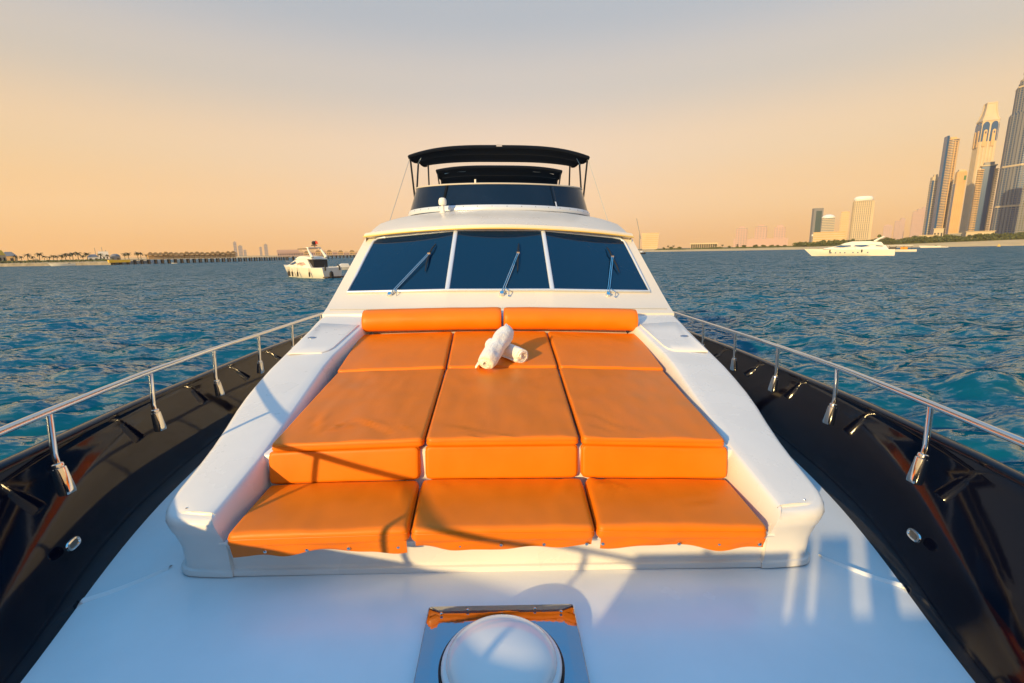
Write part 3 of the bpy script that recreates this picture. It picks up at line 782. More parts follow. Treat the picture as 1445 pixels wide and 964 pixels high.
b.inputs['Base Color'].default_value = (0.001, 0.050, 0.075, 1); b.inputs['Roughness'].default_value = 0.10; b.inputs['IOR'].default_value = 1.33; b.inputs['Specular IOR Level'].default_value = 0.35
tcn = t.nodes.new('ShaderNodeTexCoord'); mp = t.nodes.new('ShaderNodeMapping'); mp.inputs['Scale'].default_value = (0.5, 1.6, 1)
t.links.new(tcn.outputs['Object'], mp.inputs[0])
geo = t.nodes.new('ShaderNodeNewGeometry'); acc = geo.outputs['Normal']
for scl, kx, ky, det in ((0.5, 0.6, 1.3, 2), (1.9, 1.1, 2.4, 4), (7.0, 0.8, 1.5, 3)):
    n = t.nodes.new('ShaderNodeTexNoise'); n.inputs['Scale'].default_value = scl; n.inputs['Detail'].default_value = det; n.inputs['Distortion'].default_value = 0.6
    t.links.new(mp.outputs[0], n.inputs['Vector'])
    v1 = t.nodes.new('ShaderNodeVectorMath'); v1.operation = 'SUBTRACT'; v1.inputs[1].default_value = (0.5, 0.5, 0.5); t.links.new(n.outputs['Color'], v1.inputs[0])
    v2 = t.nodes.new('ShaderNodeVectorMath'); v2.operation = 'MULTIPLY'; v2.inputs[1].default_value = (kx, ky, 0); t.links.new(v1.outputs[0], v2.inputs[0])
    v3 = t.nodes.new('ShaderNodeVectorMath'); v3.operation = 'ADD'; t.links.new(acc, v3.inputs[0]); t.links.new(v2.outputs[0], v3.inputs[1]); acc = v3.outputs[0]
vn = t.nodes.new('ShaderNodeVectorMath'); vn.operation = 'NORMALIZE'; t.links.new(acc, vn.inputs[0])
t.nodes.remove(b)
dif = t.nodes.new('ShaderNodeBsdfDiffuse'); dif.inputs[0].default_value = (0.0015, 0.086, 0.130, 1)   # light scattered back up out of the water
glo = t.nodes.new('ShaderNodeBsdfGlossy'); glo.inputs['Color'].default_value = (0.84, 0.95, 1.0, 1); glo.inputs['Roughness'].default_value = 0.14; t.links.new(vn.outputs[0], glo.inputs['Normal'])
dt = t.nodes.new('ShaderNodeVectorMath'); dt.operation = 'DOT_PRODUCT'; t.links.new(vn.outputs[0], dt.inputs[0]); t.links.new(geo.outputs['Incoming'], dt.inputs[1])
def wmath(op, a_, b_=None):
    n_ = t.nodes.new('ShaderNodeMath'); n_.operation = op
    for i_, v_ in enumerate((a_, b_)):
        if v_ is None: continue
        if isinstance(v_, (int, float)): n_.inputs[i_].default_value = v_
        else: t.links.new(v_, n_.inputs[i_])
    return n_.outputs[0]
dcl = wmath('MAXIMUM', dt.outputs['Value'], 0.0)
F_ = wmath('ADD', wmath('MULTIPLY', wmath('POWER', wmath('SUBTRACT', 1.0, dcl), 4.2), 0.95), 0.025)
msk = t.nodes.new('ShaderNodeMapRange'); msk.inputs[1].default_value = 0.0; msk.inputs[2].default_value = 0.10; t.links.new(dcl, msk.inputs[0])   # facets turned away are hidden behind their crests
fac_ = wmath('MULTIPLY', F_, msk.outputs[0])
mxs = t.nodes.new('ShaderNodeMixShader'); t.links.new(fac_, mxs.inputs[0]); t.links.new(dif.outputs[0], mxs.inputs[1]); t.links.new(glo.outputs[0], mxs.inputs[2])
t.links.new(mxs.outputs[0], t.nodes['Material Output'].inputs['Surface'])
me.materials.append(wm)

# --- land materials
M['sand'] = material('beach_sand', (0.80, 0.52, 0.22), 0.9, var=0.2, vscale=0.05)
M['land'] = material('scrub_land', (0.20, 0.16, 0.09), 0.95, var=0.3, vscale=0.03)
M['stone'] = material('seawall_stone', (0.30, 0.26, 0.20), 0.9, var=0.3, vscale=0.4)
M['leaf'] = material('broad_leaves', (0.115, 0.125, 0.028), 0.7, var=0.4, vscale=0.6)
M['palm'] = material('palm_fronds', (0.085, 0.085, 0.035), 0.7, var=0.3, vscale=1)
M['trunk'] = material('tree_trunk', (0.15, 0.10, 0.06), 0.9)
M['tan'] = material('tan_concrete', (0.62, 0.40, 0.18), 0.75, var=0.10, vscale=0.05)
M['sandst'] = material('pale_sandstone', (0.58, 0.46, 0.30), 0.75, var=0.08, vscale=0.05)
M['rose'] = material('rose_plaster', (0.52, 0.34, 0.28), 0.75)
M['bglass'] = material('blue_tower_glass', (0.010, 0.070, 0.19), 0.18, spec=0.7)
M['gglass'] = material('grey_green_glass', (0.05, 0.085, 0.085), 0.22, spec=0.6)
M['greyc'] = material('grey_cladding', (0.20, 0.20, 0.21), 0.5)
M['wood'] = material('pier_timber', (0.07, 0.05, 0.035), 0.85, var=0.3, vscale=1)
M['thatch'] = material('thatch_roof', (0.33, 0.19, 0.07), 0.95, var=0.3, vscale=1)
M['yellow'] = material('yellow_paint', (0.80, 0.48, 0.03), 0.5)
M['darkroof'] = material('dark_roof', (0.09, 0.08, 0.07), 0.8)
M['hullw'] = material('white_boat_hull', (0.80, 0.75, 0.64), 0.25)
M['red'] = material('red_cloth', (0.5, 0.05, 0.03), 0.8)
M['awn'] = material('orange_awning', (0.75, 0.26, 0.03), 0.8)

# --- right hand shore: beach rising to a low coast
shore = [(880,560),(930,524),(1000,500),(1100,474),(1200,468),(1310,455),(1445,437),(1600,420)]
rows = [[], [], [], [], [], []]
for k in range(41):
    u = 880+(1600-880)*k/40; D = ip(u, [s_[0] for s_ in shore], [s_[1] for s_ in shore])+4*noise.noise(Vector((u*.03, 0, 0)))
    hh = ip(u, [880, 1050, 1250, 1445, 1600], [1.2, 1.8, 3.2, 6.6, 7.5])
    for q, (dd, z) in enumerate(((-6, -1.2), (0, .05), (16, .28*hh), (50, .62*hh), (110, hh), (170, hh+.3))):
        rows[q].append(gp_(u, D+dd, WZ+z))
b = MB(); b.grid(rows); tag(b.build('beach', M['sand']), kind='structure')
b = MB(); r2 = [rows[-1]]
for dd in (400, 1200, 2700):
    r2.append([gp_(880+(1600-880)*k/40-(10 if dd > 1000 else 0), 480+dd, rows[-1][k].z) for k in range(41)])
b.grid([[p-Vector((0, 0, .25)) for p in r_] for r_ in r2]); tag(b.build('coastal_ground', M['land']), kind='structure')
# --- left hand shore: a stone quay with a low road behind it
b = MB(); us = [-260, -120, -20, 60, 155, 210]
Dq = [330, 315, 308, 300, 291, 330]
top1 = [gp_(u, D, WZ+1.9) for u, D in zip(us, Dq)]
b.grid([[gp_(u, D, WZ-1) for u, D in zip(us, Dq)], [gp_(u, D, WZ+1.9) for u, D in zip(us, Dq)], [gp_(u, D+1.2, WZ+2.1) for u, D in zip(us, Dq)]])
tag(b.build('quay_wall', M['stone'], smooth=False), 'long low stone quay wall along the left shore', 'wall')
b = MB(); b.grid([[gp_(u, D+1.2, WZ+2.0) for u, D in zip(us, Dq)], [gp_(u, D+40, WZ+2.3) for u, D in zip(us, Dq)], [gp_(u, D+700 if u < 200 else D+300, WZ+2.5) for u, D in zip(us, Dq)]])
tag(b.build('shore_ground', M['sand']), kind='structure')
b = MB(); uf = [-260, 100, 340, 520, 700, 900]
b.grid([[gp_(u, 900, WZ-.5) for u in uf], [gp_(u, 905, WZ+1.2) for u in uf], [gp_(u, 1500, WZ+2) for u in uf], [gp_(u, 3000, WZ+2) for u in uf]])
tag(b.build('far_coast', M['sand']), kind='structure')

ORD = ['first','second','third','fourth','fifth','sixth','seventh','eighth','ninth','tenth','eleventh','twelfth','thirteenth','fourteenth','fifteenth','sixteenth','seventeenth','eighteenth']
# --- trees
def leafmesh(name, seed, n, w_, h_, clumps):
    rd = random.Random(seed); mbb = MB()
    cl = []
    for i in range(clumps):
        a = rd.random()*6.28; q = rd.random()**.5
        cl.append((Vector((math.cos(a)*q*w_*.36, math.sin(a)*q*w_*.36, h_*(.45+.42*rd.random()*(1-.45*q)))), w_*(.13+.10*rd.random())))
    for c_, rr in cl:
        for k in range(n//clumps):
            d = Vector((rd.gauss(0, 1), rd.gauss(0, 1), rd.gauss(0, .8))).normalized()*rr*(rd.random()**.35)
            p = c_+d; s_ = .32+.35*rd.random(); nx = Vector((rd.gauss(0, 1), rd.gauss(0, 1), rd.gauss(0, 1)+.6)).normalized()
            a1 = nx.orthogonal().normalized()*s_; a2 = nx.cross(a1).normalized()*s_*.7
            i_ = len(mbb.v); mbb.v += [tuple(p-a1), tuple(p+a2), tuple(p+a1), tuple(p-a2)]; mbb.face(i_, i_+1, i_+2, i_+3)
    o = mbb.build(name, M['leaf'], None, smooth=False); me_ = o.data; bpy.data.objects.remove(o); return me_
crowns = [leafmesh('crown', s_, 620, 9, 8, 9) for s_ in (1, 2, 3)]
tm = MB(); tm.tube([(0,0,-1),(.1,0,2),(0,.1,4.2)], [.35,.26,.14], 7)
for a in (0, 1.3, 2.6, 3.9, 5.1): tm.tube([(0,0,2.2),(math.cos(a)*1.2,math.sin(a)*1.2,3.9),(math.cos(a)*2.2,math.sin(a)*2.2,5.2)], [.15,.09,.04], 5)
tmo = tm.build('trunk', M['trunk']); trunkme = tmo.data; bpy.data.objects.remove(tmo)
def tree(u, D, z, sc_, lab, group):
    root = empty('broadleaf_tree', gp_(u, D, z), random.random()*6.28); root.scale = (sc_*1.15, sc_*1.15, sc_*(.85+.2*random.random()))
    tag(root, lab, 'tree', group)
    for nm, me_ in (('trunk', trunkme), ('crown', random.choice(crowns))):
        o = bpy.data.objects.new(nm, me_); C.objects.link(o); o.parent = root
def shoreD(u): return ip(u, [s_[0] for s_ in shore], [s_[1] for s_ in shore])
def shoreH(u): return ip(u, [880, 1050, 1250, 1445, 1600], [1.2, 1.8, 3.2, 6.6, 7.5])
rt_ = random.Random(3)
for i in range(20):
    u = 1128+i*6.6+rt_.random()*3
    tree(u, shoreD(u)+115+rt_.random()*40, WZ+shoreH(u)-.3, .85+.35*rt_.random(), 'low green tree in the belt behind the white yacht, left of the tall towers', 'shore trees behind the yacht')
for i in range(34):
    u = 1252+i*5.9+rt_.random()*3
    tree(u, shoreD(u)+100+rt_.random()*50, WZ+shoreH(u)-.4, .95+.45*rt_.random(), 'green tree in the belt above the beach at the foot of the tall towers', 'shore trees below the towers')
for i in range(16):
    u = 935+i*11.5+rt_.random()*5
    if 968 < u < 1015: continue
    tree(u, shoreD(u)+110+rt_.random()*30, WZ+shoreH(u)-.3, .42+.25*rt_.random(), 'small low tree on the distant beach, right of the cabin', 'small trees on the far beach')
# undergrowth
def scrub(u0, u1, n, dd, hmin, hmax):
    mbb = MB(); rd = random.Random(int(u0))
    for i in range(n):
        u = u0+(u1-u0)*rd.random(); D = shoreD(u)+dd+rd.random()*40; c_ = gp_(u, D, WZ+shoreH(u)-.2)
        hh = hmin+(hmax-hmin)*max(0, .5+.9*noise.noise(Vector((u*.05, 3, 1))))
        for k in range(5):
            p = c_+Vector((rd.gauss(0, .8), rd.gauss(0, .8), rd.random()*hh)); s_ = .4+.5*rd.random()
            nx = Vector((rd.gauss(0, 1), rd.gauss(0, 1), rd.gauss(0, 1)+.6)).normalized(); a1 = nx.orthogonal().normalized()*s_; a2 = nx.cross(a1)*.8
            i_ = len(mbb.v); mbb.v += [tuple(p-a1), tuple(p+a2), tuple(p+a1), tuple(p-a2)]; mbb.face(i_, i_+1, i_+2, i_+3)
    tag(mbb.build('undergrowth', M['leaf'], smooth=False), kind='stuff')
scrub(1120, 1470, 7500, 98, 2.5, 7.5)
scrub(925, 1130, 1100, 105, .8, 2.4)
def palm_parts(seed):
    rd = random.Random(seed); f = MB(); t_ = MB()
    t_.tube([(0,0,-.5),(.15,0,2),(.1,.1,4.3)], [.22,.17,.13], 7)
    for i in range(17):
        a = i*2.4+rd.random(); el_ = R(55-75*(i/17)+rd.gauss(0, 5)); ln = 2.1+.4*rd.random(); p = Vector((.1, .1, 4.3)); dirh = Vector((math.cos(a), math.sin(a), 0)); sd = Vector((-math.sin(a), math.cos(a), 0))
        rws = []
        for k in range(6):
            q = k/5; wv = .34*math.sin(math.pi*(.12+.86*q)); rws.append([p-sd*wv+Vector((0, 0, -.15*wv)), p+Vector((0, 0, .06)), p+sd*wv+Vector((0, 0, -.15*wv))])
            e2 = el_-q*1.5; p = p+(dirh*math.cos(e2)+Vector((0, 0, math.sin(e2))))*ln/5
        f.grid(rws)
    fo = f.build('crown', M['palm'], smooth=False); to = t_.build('trunk', M['trunk']); r_ = (fo.data, to.data); bpy.data.objects.remove(fo); bpy.data.objects.remove(to); return r_
palms = [palm_parts(s_) for s_ in (1, 2)]
def palm(u, D, z, sc_, lab, grp):
    root = empty('palm_tree', gp_(u, D, z), random.random()*6.28); root.scale = (sc_, sc_, sc_); tag(root, lab, 'palm', grp)
    pp = random.choice(palms)
    for nm, me_ in (('trunk', pp[1]), ('crown', pp[0])):
        o = bpy.data.objects.new(nm, me_); C.objects.link(o); o.parent = root
for ip_, (u, s_) in enumerate(((22,.9),(31,.8),(40,1.1),(47,.75),(56,1.15),(63,.8),(70,.7),(76,.85),(81,.8),(87,.9),(93,1.05),(99,1.0),(103,1.1),(111,1.15),(117,.8),(124,1.05),(142,.95),(152,.8))):
    palm(u, 318+random.random()*22, WZ+2.1, s_*1.15, ORD[ip_]+' palm tree from the left on the sandy shore behind the quay wall', 'palms on the left shore')
for u, s_ in ((176,1.1),(182,1.15),(195,1.2),(199,1.1),(207,.9)): palm(u, 335, WZ+2.1, s_, 'palm tree behind the yellow fronted start of the pier', 'palms behind the pier')
for u in (943, 950, 1010, 1019, 1040): palm(u, 620, WZ+1.6, 1.1, 'palm tree on the flat beach right of the cabin', 'palms on the far beach')
b = MB()
rd = random.Random(12)
for i in range(1500):
    u = -30+190*rd.random(); p = gp_(u, 312+26*rd.random(), WZ+2.2+rd.random()*(1.2+1.2*max(0, noise.noise(Vector((u*.08, 0, 0)))))); s_ = .35+.35*rd.random()
    nx = Vector((rd.gauss(0, 1), rd.gauss(0, 1), rd.gauss(0, 1)+.6)).normalized(); a1 = nx.orthogonal().normalized()*s_; a2 = nx.cross(a1)*.8
    i_ = len(b.v); b.v += [tuple(p-a1), tuple(p+a2), tuple(p+a1), tuple(p-a2)]; b.face(i_, i_+1, i_+2, i_+3)
tag(b.build('shrubbery', M['leaf'], smooth=False), kind='stuff')

# --- buildings
def face_to(p, rot=0.0): return math.atan2(p.y-CP.y, p.x-CP.x)-math.pi/2+R(rot)
def bempty(name, u, D, z, rot, lab, cat='tower', grp=None):
    p = gp_(u, D, z); return tag(empty(name, p, face_to(p, rot)), lab, cat, grp)
def wpx(px, D, u): # metres across for a pixel width at depth D, seen from u
    return px/FPX*D*math.cos(math.atan((u-722.5)/FPX))
def slabs(parent, poly_f, z0, z1, dz, th, mat_, out_=0.6, name='floor_slab'):
    b_ = MB(); z = z0
    while z < z1:
        pl = poly_f(z); cx = sum(p[0] for p in pl)/len(pl); cy = sum(p[1] for p in pl)/len(pl)
        q = []
        for p in pl:
            d = Vector((p[0]-cx, p[1]-cy)); d = d*(1+out_/max(.1, d.length)); q.append((cx+d.x, cy+d.y))
        b_.prism(q, z, z+th); z += dz
    return b_.build(name, mat_, parent, smooth=False, kind='stuff')
def rect(w_, d_): return [(-w_/2,-d_/2),(w_/2,-d_/2),(w_/2,d_/2),(-w_/2,d_/2)]
def body(parent, poly, z0, z1, mat_, name='tower_body', top=None, label=None):
    b_ = MB(); b_.prism(poly, z0, z1, top); return b_.build(name, mat_, parent, smooth=False, label=label)
def piers(parent, w_, d_, z0, z1, n, pw, mat_, out_=.8, sides=True, name='facade_pier'):
    b_ = MB()
    for k in range(n):
        x = -w_/2+w_*(k+.5)/n if n > 1 else 0
        b_.box((x, -d_/2-out_/2+.01, (z0+z1)/2), (pw, out_, z1-z0))
    if sides:
        m_ = max(2, int(n*d_/w_))
        for k in range(m_):
            y = -d_/2+d_*(k+.5)/m_
            for s in (-1, 1): b_.box((s*(w_/2+out_/2-.01), y, (z0+z1)/2), (out_, pw, z1-z0))
    return b_.build(name, mat_, parent, smooth=False, kind='stuff')

# T1 slim two-tone tower
D = 1150; u = 1306; e = bempty('slim_tower', u, D, WZ, 22, 'slim pale tower with a purple left edge, leftmost of the tall cluster')
H = ztop(1312, 250, D)-WZ; w1 = wpx(11, D, u)
body(e, rect(w1, w1*.8), 0, H, M['sandst']); slabs(e, lambda z: rect(w1*.98, w1*.8), 6, H-8, 4.2, 1.5, M['greyc'], .5)
b = MB(); b.box((-w1*.40, -w1*.42, H*.48), (w1*.24, 2, H*.94)); b.build('glass_bay', M['bglass'], e, smooth=False)
b = MB(); b.box((w1*.40, -w1*.42, H*.47), (w1*.22, 2, H*.92)); b.build('glass_bay', M['bglass'], e, smooth=False)
body(e, rect(w1*.5, w1*.4), H, H+6, M['sandst'], 'roof_block')
# T2 tall curved residential tower with blue fin
D = 1100; u = 1322; e = bempty('banded_tower', u, D, WZ, 18, 'tall banded brown tower with a blue glass fin rising at its left edge')
H = ztop(1345, 197, D)-WZ; Hf = ztop(1329, 192, D)-WZ; w1 = wpx(19, D, u)
def arcp(w_, d_, n=9):
    pts = [(-w_/2+w_*k/n, -d_/2-d_*.22*math.sin(math.pi*k/n)) for k in range(n+1)]
    return pts+[(w_/2, d_/2), (-w_/2, d_/2)]
body(e, arcp(w1*.78, w1*.7), 0, H, M['bglass']); slabs(e, lambda z: arcp(w1*.80, w1*.72), 5, H, 3.6, 1.7, M['tan'], .9)
b = MB(); b.box((-w1*.47, -w1*.05, Hf/2), (w1*.16, w1*.8, Hf)); b.build('glass_fin', M['bglass'], e, smooth=False)
b = MB(); b.box((w1*.05, -w1*.56, H*.49), (1.6, 3, H*.97)); b.box((w1*.28, -w1*.5, H*.49), (1.6, 3, H*.97)); b.build('facade_pier', M['tan'], e, smooth=False)
body(e, rect(w1*.5, w1*.4), H, H+5, M['tan'], 'roof_block')
# T3 tan stepped slab
D = 1040; u = 1341; e = bempty('golden_tower', u, D, WZ, 15, 'golden tan slab tower, mid height, with a green sign near its top right corner')
H = ztop(1352, 242, D)-WZ; w1 = wpx(16, D, u)
body(e, rect(w1*.8, w1*.7), 0, H, M['tan']); slabs(e, lambda z: rect(w1*.8, w1*.7), 6, H-6, 4.0, .9, M['sandst'], .35); piers(e, w1*.8, w1*.7, 0, H-2, 5, 2.0, M['tan'], 1.0)
body(e, [(-w1*.5,-w1*.3),(-w1*.40,-w1*.3),(-w1*.40,w1*.3),(-w1*.5,w1*.3)], 0, H*.84, M['bglass'], 'glass_bay')
b = MB(); b.box((w1*.28, -w1*.36-1.2, H-14), (3.5, .8, 9)); b.build('roof_sign', material('green_sign', (0.03,0.16,0.06), .5), e, smooth=False)
body(e, rect(w1*.6, w1*.5), H, H+4, M['sandst'], 'roof_block')
# T4 tall crowned tower
D = 1350; u = 1366; e = bempty('crowned_tower', u, D, WZ, 20, 'very tall sandstone tower with blue arched bands under a tapering crown')
H = ztop(1383, 163, D)-WZ; Hc = ztop(1388, 145, D)-WZ; w1 = wpx(29, D, u)
body(e, rect(w1*.82, w1*.82), 0, H*.965, M['sandst']); slabs(e, lambda z: rect(w1*.80, w1*.80), 6, H*.95, 4.4, 1.3, M['tan'], .8); piers(e, w1*.82, w1*.82, 0, H*.93, 5, 3.2, M['sandst'], 1.4)
gb_ = MB()
for s, ax_ in ((-1, 0), (1, 0), (-1, 1), (1, 1)):
    for off in (-.21, .21):
        pts = []
        for k in range(13):
            a = math.pi*k/12; pts.append((off*w1+w1*.165*math.cos(a), H*.915+w1*.26*math.sin(a)))
        pts = [(off*w1+w1*.165, H*.80)]+pts+[(off*w1-w1*.165, H*.80)]
        b0 = len(gb_.v); n_ = len(pts)
        for dd in (.41, .455):
            for (px_, pz_) in pts: gb_.v.append(((px_, s*w1*dd, pz_) if ax_ == 0 else (s*w1*dd, px_, pz_)))
        gb_.face(*[b0+n_+k for k in range(n_)])
        for k in range(n_): gb_.face(b0+k, b0+(k+1) % n_, b0+n_+(k+1) % n_, b0+n_+k)
gb_.build('arched_glazing', M['bglass'], e, smooth=False)
ab = MB()
for off in (-.21, .21):
    for s, ax_ in ((-1, 0), (-1, 1)):
        pts = [(off*w1+w1*.085, H*.76)]+[(off*w1+w1*.085*math.cos(math.pi*k/10), H*.875+w1*.10*math.sin(math.pi*k/10)) for k in range(11)]+[(off*w1-w1*.085, H*.76)]
        b0 = len(ab.v); n_ = len(pts)
        for dd in (.45, .495):
            for (px_, pz_) in pts: ab.v.append(((px_, s*w1*dd, pz_) if ax_ == 0 else (s*w1*dd, px_, pz_)))
        ab.face(*[b0+n_+k for k in range(n_)])
        for k in range(n_): ab.face(b0+k, b0+(k+1) % n_, b0+n_+(k+1) % n_, b0+n_+k)
ab.build('arched_panel', M['tan'], e, smooth=False)
for off in (-.21, .21):
    o_ = MB(); o_.box((off*w1, -w1*.50, H*.865), (w1*.06, 1.2, w1*.12)); o_.build('round_opening', M['bglass'], e, smooth=False)
cr_ = MB(); rws = []
for q, hw in ((0,.43),(.06,.40),(.2,.33),(.4,.275),(.6,.245),(.8,.225),(.93,.215),(.94,.235),(1.0,.235),(1.0,.19)):
    z = H*.955+(Hc-H*.955)*q; rws.append([(x*w1*hw, y*w1*hw, z) for x, y in ((-1,-1),(0,-1.06),(1,-1),(1.06,0),(1,1),(0,1.06),(-1,1),(-1.06,0))])
b0 = cr_.grid(rws, True); cr_.face(*[b0+9*8+k for k in range(8)]); cr_.build('crown', M['sandst'], e, smooth=False)
rb = MB()
for x in (-1, 1):
    for y in (-1, 1): rb.tube([(x*w1*.42, y*w1*.42, H*.955), (x*w1*.33, y*w1*.33, H*.955+(Hc-H*.955)*.22), (x*w1*.25, y*w1*.25, H*.955+(Hc-H*.955)*.6), (x*w1*.225, y*w1*.225, Hc)], 1.6, 6)
rb.build('crown_rib', M['sandst'], e, smooth=False)
# T5 blue glass tower
D = 1000; u = 1377; e = bempty('blue_glass_tower', u, D, WZ, 6, 'mid height tower with a dark blue glass face between banded sides')
H = ztop(1392, 229, D)-WZ; w1 = wpx(28, D, u)
body(e, rect(w1*.66, w1*.66), 0, H*.95, M['bglass'])
for s in (-1, 1):
    e_ = MB(); z = 4
    while z < H*.93: e_.box((s*w1*.38, -w1*(.22 if s < 0 else .12), z), (w1*(.30 if s < 0 else .22), w1*.5, 1.7)); z += 3.6
    e_.build('balcony_stack', M['tan'], e, smooth=False, kind='stuff')

body(e, rect(w1*.8, w1*.74), H*.952, H*.965, M['sandst'], 'roof_canopy'); body(e, rect(w1*.5, w1*.5), H*.965, H, M['greyc'], 'roof_block')
# T6 big domed tower, cut by the edge of the picture
D = 900; u = 1432; e = bempty('domed_tower', u, D, WZ, 8, 'huge ribbed grey tower with stepped shoulders and a dome, at the right picture edge')
zt = lambda v, uu=1430: ztop(uu, v, D)-WZ
w1 = wpx(82, D, u)
def octo(h): return [(h*math.cos(R(22.5+45*k)), h*math.sin(R(22.5+45*k))) for k in range(8)]
lv = [(0, zt(158), .50), (zt(158), zt(119), .455), (zt(119), zt(112), .42)]
for z0, z1, hw in lv:
    body(e, octo(w1*hw), z0, z1, M['bglass'])
    slabs(e, lambda z, hw=hw: octo(w1*hw), z0+4, z1-2, 4.0, 1.2, M['greyc'], .5)
    pr_ = MB()
    for k in range(40):
        a = k*2*math.pi/40; ph = (a-R(22.5)) % R(45)-R(22.5); rr = w1*hw*math.cos(R(22.5))/math.cos(ph)
        wd = 3.4 if k % 5 in (0, 1) else 1.3
        pr_.box((rr*math.cos(a), rr*math.sin(a), (z0+z1)/2), (2.4, wd, z1-z0-.5), rz=a)
    pr_.build('facade_rib', M['greyc'], e, smooth=False, kind='stuff')
for z in (zt(158), zt(119), zt(233), zt(290)):
    b_ = MB(); b_.prism(octo(w1*(.52 if z < zt(170) else .475)), z-3, z); b_.build('cornice', M['sandst'], e, smooth=False)
dm = MB(); z0 = zt(112); dm.lathe([(w1*.40, z0), (w1*.405, z0+4), (w1*.36, z0+6), (w1*.355, z0+14), (w1*.37, z0+15), (w1*.37, z0+18)]+[(w1*.33*math.cos(R(a)), z0+18+w1*.30*math.sin(R(a))) for a in range(0, 90, 8)]+[(.5, z0+18+w1*.30)], n=32)
dm.build('dome', M['sandst'], e, angle=30)
sp_ = MB(); sp_.tube([(0, 0, z0+18+w1*.30), (0, 0, z0+60+w1*.30)], [2, .3], 8); sp_.build('spire', M['sandst'], e)
# T6b low dark flank and T7 teal tower at the edge
D = 1060; u = 1409; e = bempty('grey_flank_tower', u, D, WZ, 12, 'narrow grey tower squeezed between the blue glass tower and the domed one')
H = ztop(1420, 196, D)-WZ; w1 = wpx(15, D, u); body(e, rect(w1, w1), 0, H, M['greyc']); slabs(e, lambda z: rect(w1, w1), 5, H, 3.8, 1.4, M['tan'], .6)
D = 800; u = 1442; e = bempty('teal_glass_tower', u, D, WZ, -10, 'teal glass tower at the right picture edge, in front of the domed one')
H = ztop(1456, 232, D)-WZ; w1 = wpx(20, D, u); body(e, rect(w1, w1), 0, H, M['gglass']); piers(e, w1, w1, 0, H, 5, 1.8, M['greyc'], 1.0); slabs(e, lambda z: rect(w1, w1), 4, H, 4, .8, M['sandst'], .5)
# low buildings at the foot of the towers
for (u, wd, v1, D, mt_, lb) in ((1381, 40, 327, 640, 'sandst', 'long low tan building on the rise below the blue glass tower'), (1322, 14, 323, 760, 'sandst', 'small pale domed pavilion at the foot of the banded tower'), (1346, 16, 330, 650, 'greyc', 'low grey villa among the trees below the golden tower'), (1309, 26, 332.5, 620, 'sandst', 'flat cream beach house left of the grey villa'), (1390, 20, 331, 610, 'greyc', 'low grey roofed house under the long tan building')):
    e = bempty('low_building', u, D, WZ+shoreH(u), 0, lb, 'building'); w1 = wpx(wd, D, u); H = max(3, ztop(u, v1, D)-(WZ+shoreH(u)))
    body(e, rect(w1, 14), 0, H, M[mt_], 'wall'); body(e, rect(w1+2, 16), H, H+.8, M['sandst'], 'roof')
    nn = max(3, int(w1/6)); wb = MB()
    for k in range(nn): wb.box((-w1/2+w1*(k+.5)/nn, -7.05, H*.5), (w1/nn*.5, .2, H*.4))
    wb.build('window', M['dark'], e, smooth=False, kind='stuff')
# H: cream hotel tower with flat oval cap
D = 900; u = 1211; e = bempty('hotel_tower', u, D, WZ, 14, 'cream hotel tower with vertical ribs and a white oval roof cap, behind the white yacht', 'tower')
H = ztop(1214, 284, D)-WZ; w1 = wpx(26, D, u)
body(e, rect(w1, w1*.45), 0, H, M['greyc']); piers(e, w1, w1*.45, 0, H, 9, 2.0, M['sandst'], 1.0); slabs(e, lambda z: rect(w1, w1*.45), 4, H, 4.2, .8, M['sandst'], .55)
b_ = MB(); b_.box((w1*.53, 0, H*.48), (w1*.09, w1*.5, H*1.0)); b_.build('end_wall', M['sandst'], e, smooth=False)
cp = MB(); Hc = ztop(1216, 276.5, D)-WZ
cp.grid([[(w1*.55*a*math.cos(q*.2618), w1*.33*a*math.sin(q*.2618), z) for q in range(24)] for a, z in ((.9, H+.5), (1.0, H+3), (1.0, H+5), (.8, Hc-1), (.01, Hc))], True)
cp.build('roof_cap', M['white'], e)
# other mid towers on the right
D = 1300; u = 1149; e = bempty('dark_tower', u, D, WZ, 20, 'grey portal shaped tower with open slot, leftmost of the hazy mid group'); H = ztop(1153, 294, D)-WZ; w1 = wpx(14, D, u)
body(e, rect(w1, w1*.6), 0, H, M['greyc']); b_ = MB(); b_.box((w1*.05, -w1*.31, H*.50), (w1*.6, 1, H*.86)); b_.build('glass_bay', M['gglass'], e, smooth=False); b_ = MB(); b_.box((0, -w1*.32, H*.30), (w1*1.02, 2, 5)); b_.build('sky_bridge', M['white'], e, smooth=False)
D = 1150; u = 1165; e = bempty('round_topped_tower', u, D, WZ, 5, 'pale tower with a rounded white top, beside the grey portal tower'); H = ztop(1167, 308, D)-WZ; w1 = wpx(18, D, u)
body(e, rect(w1, w1*.6), 0, H, M['greyc']); slabs(e, lambda z: rect(w1, w1*.6), 4, H, 4, 1.6, M['sandst'], .4)
cp = MB(); cp.grid([[(w1*.54*a*math.cos(q*.2618), w1*.4*a*math.sin(q*.2618), H+z) for q in range(24)] for a, z in ((1, 0), (1, 2.5), (.8, 6), (.4, 8.5), (.01, 9))], True); cp.build('roof_cap', M['white'], e)
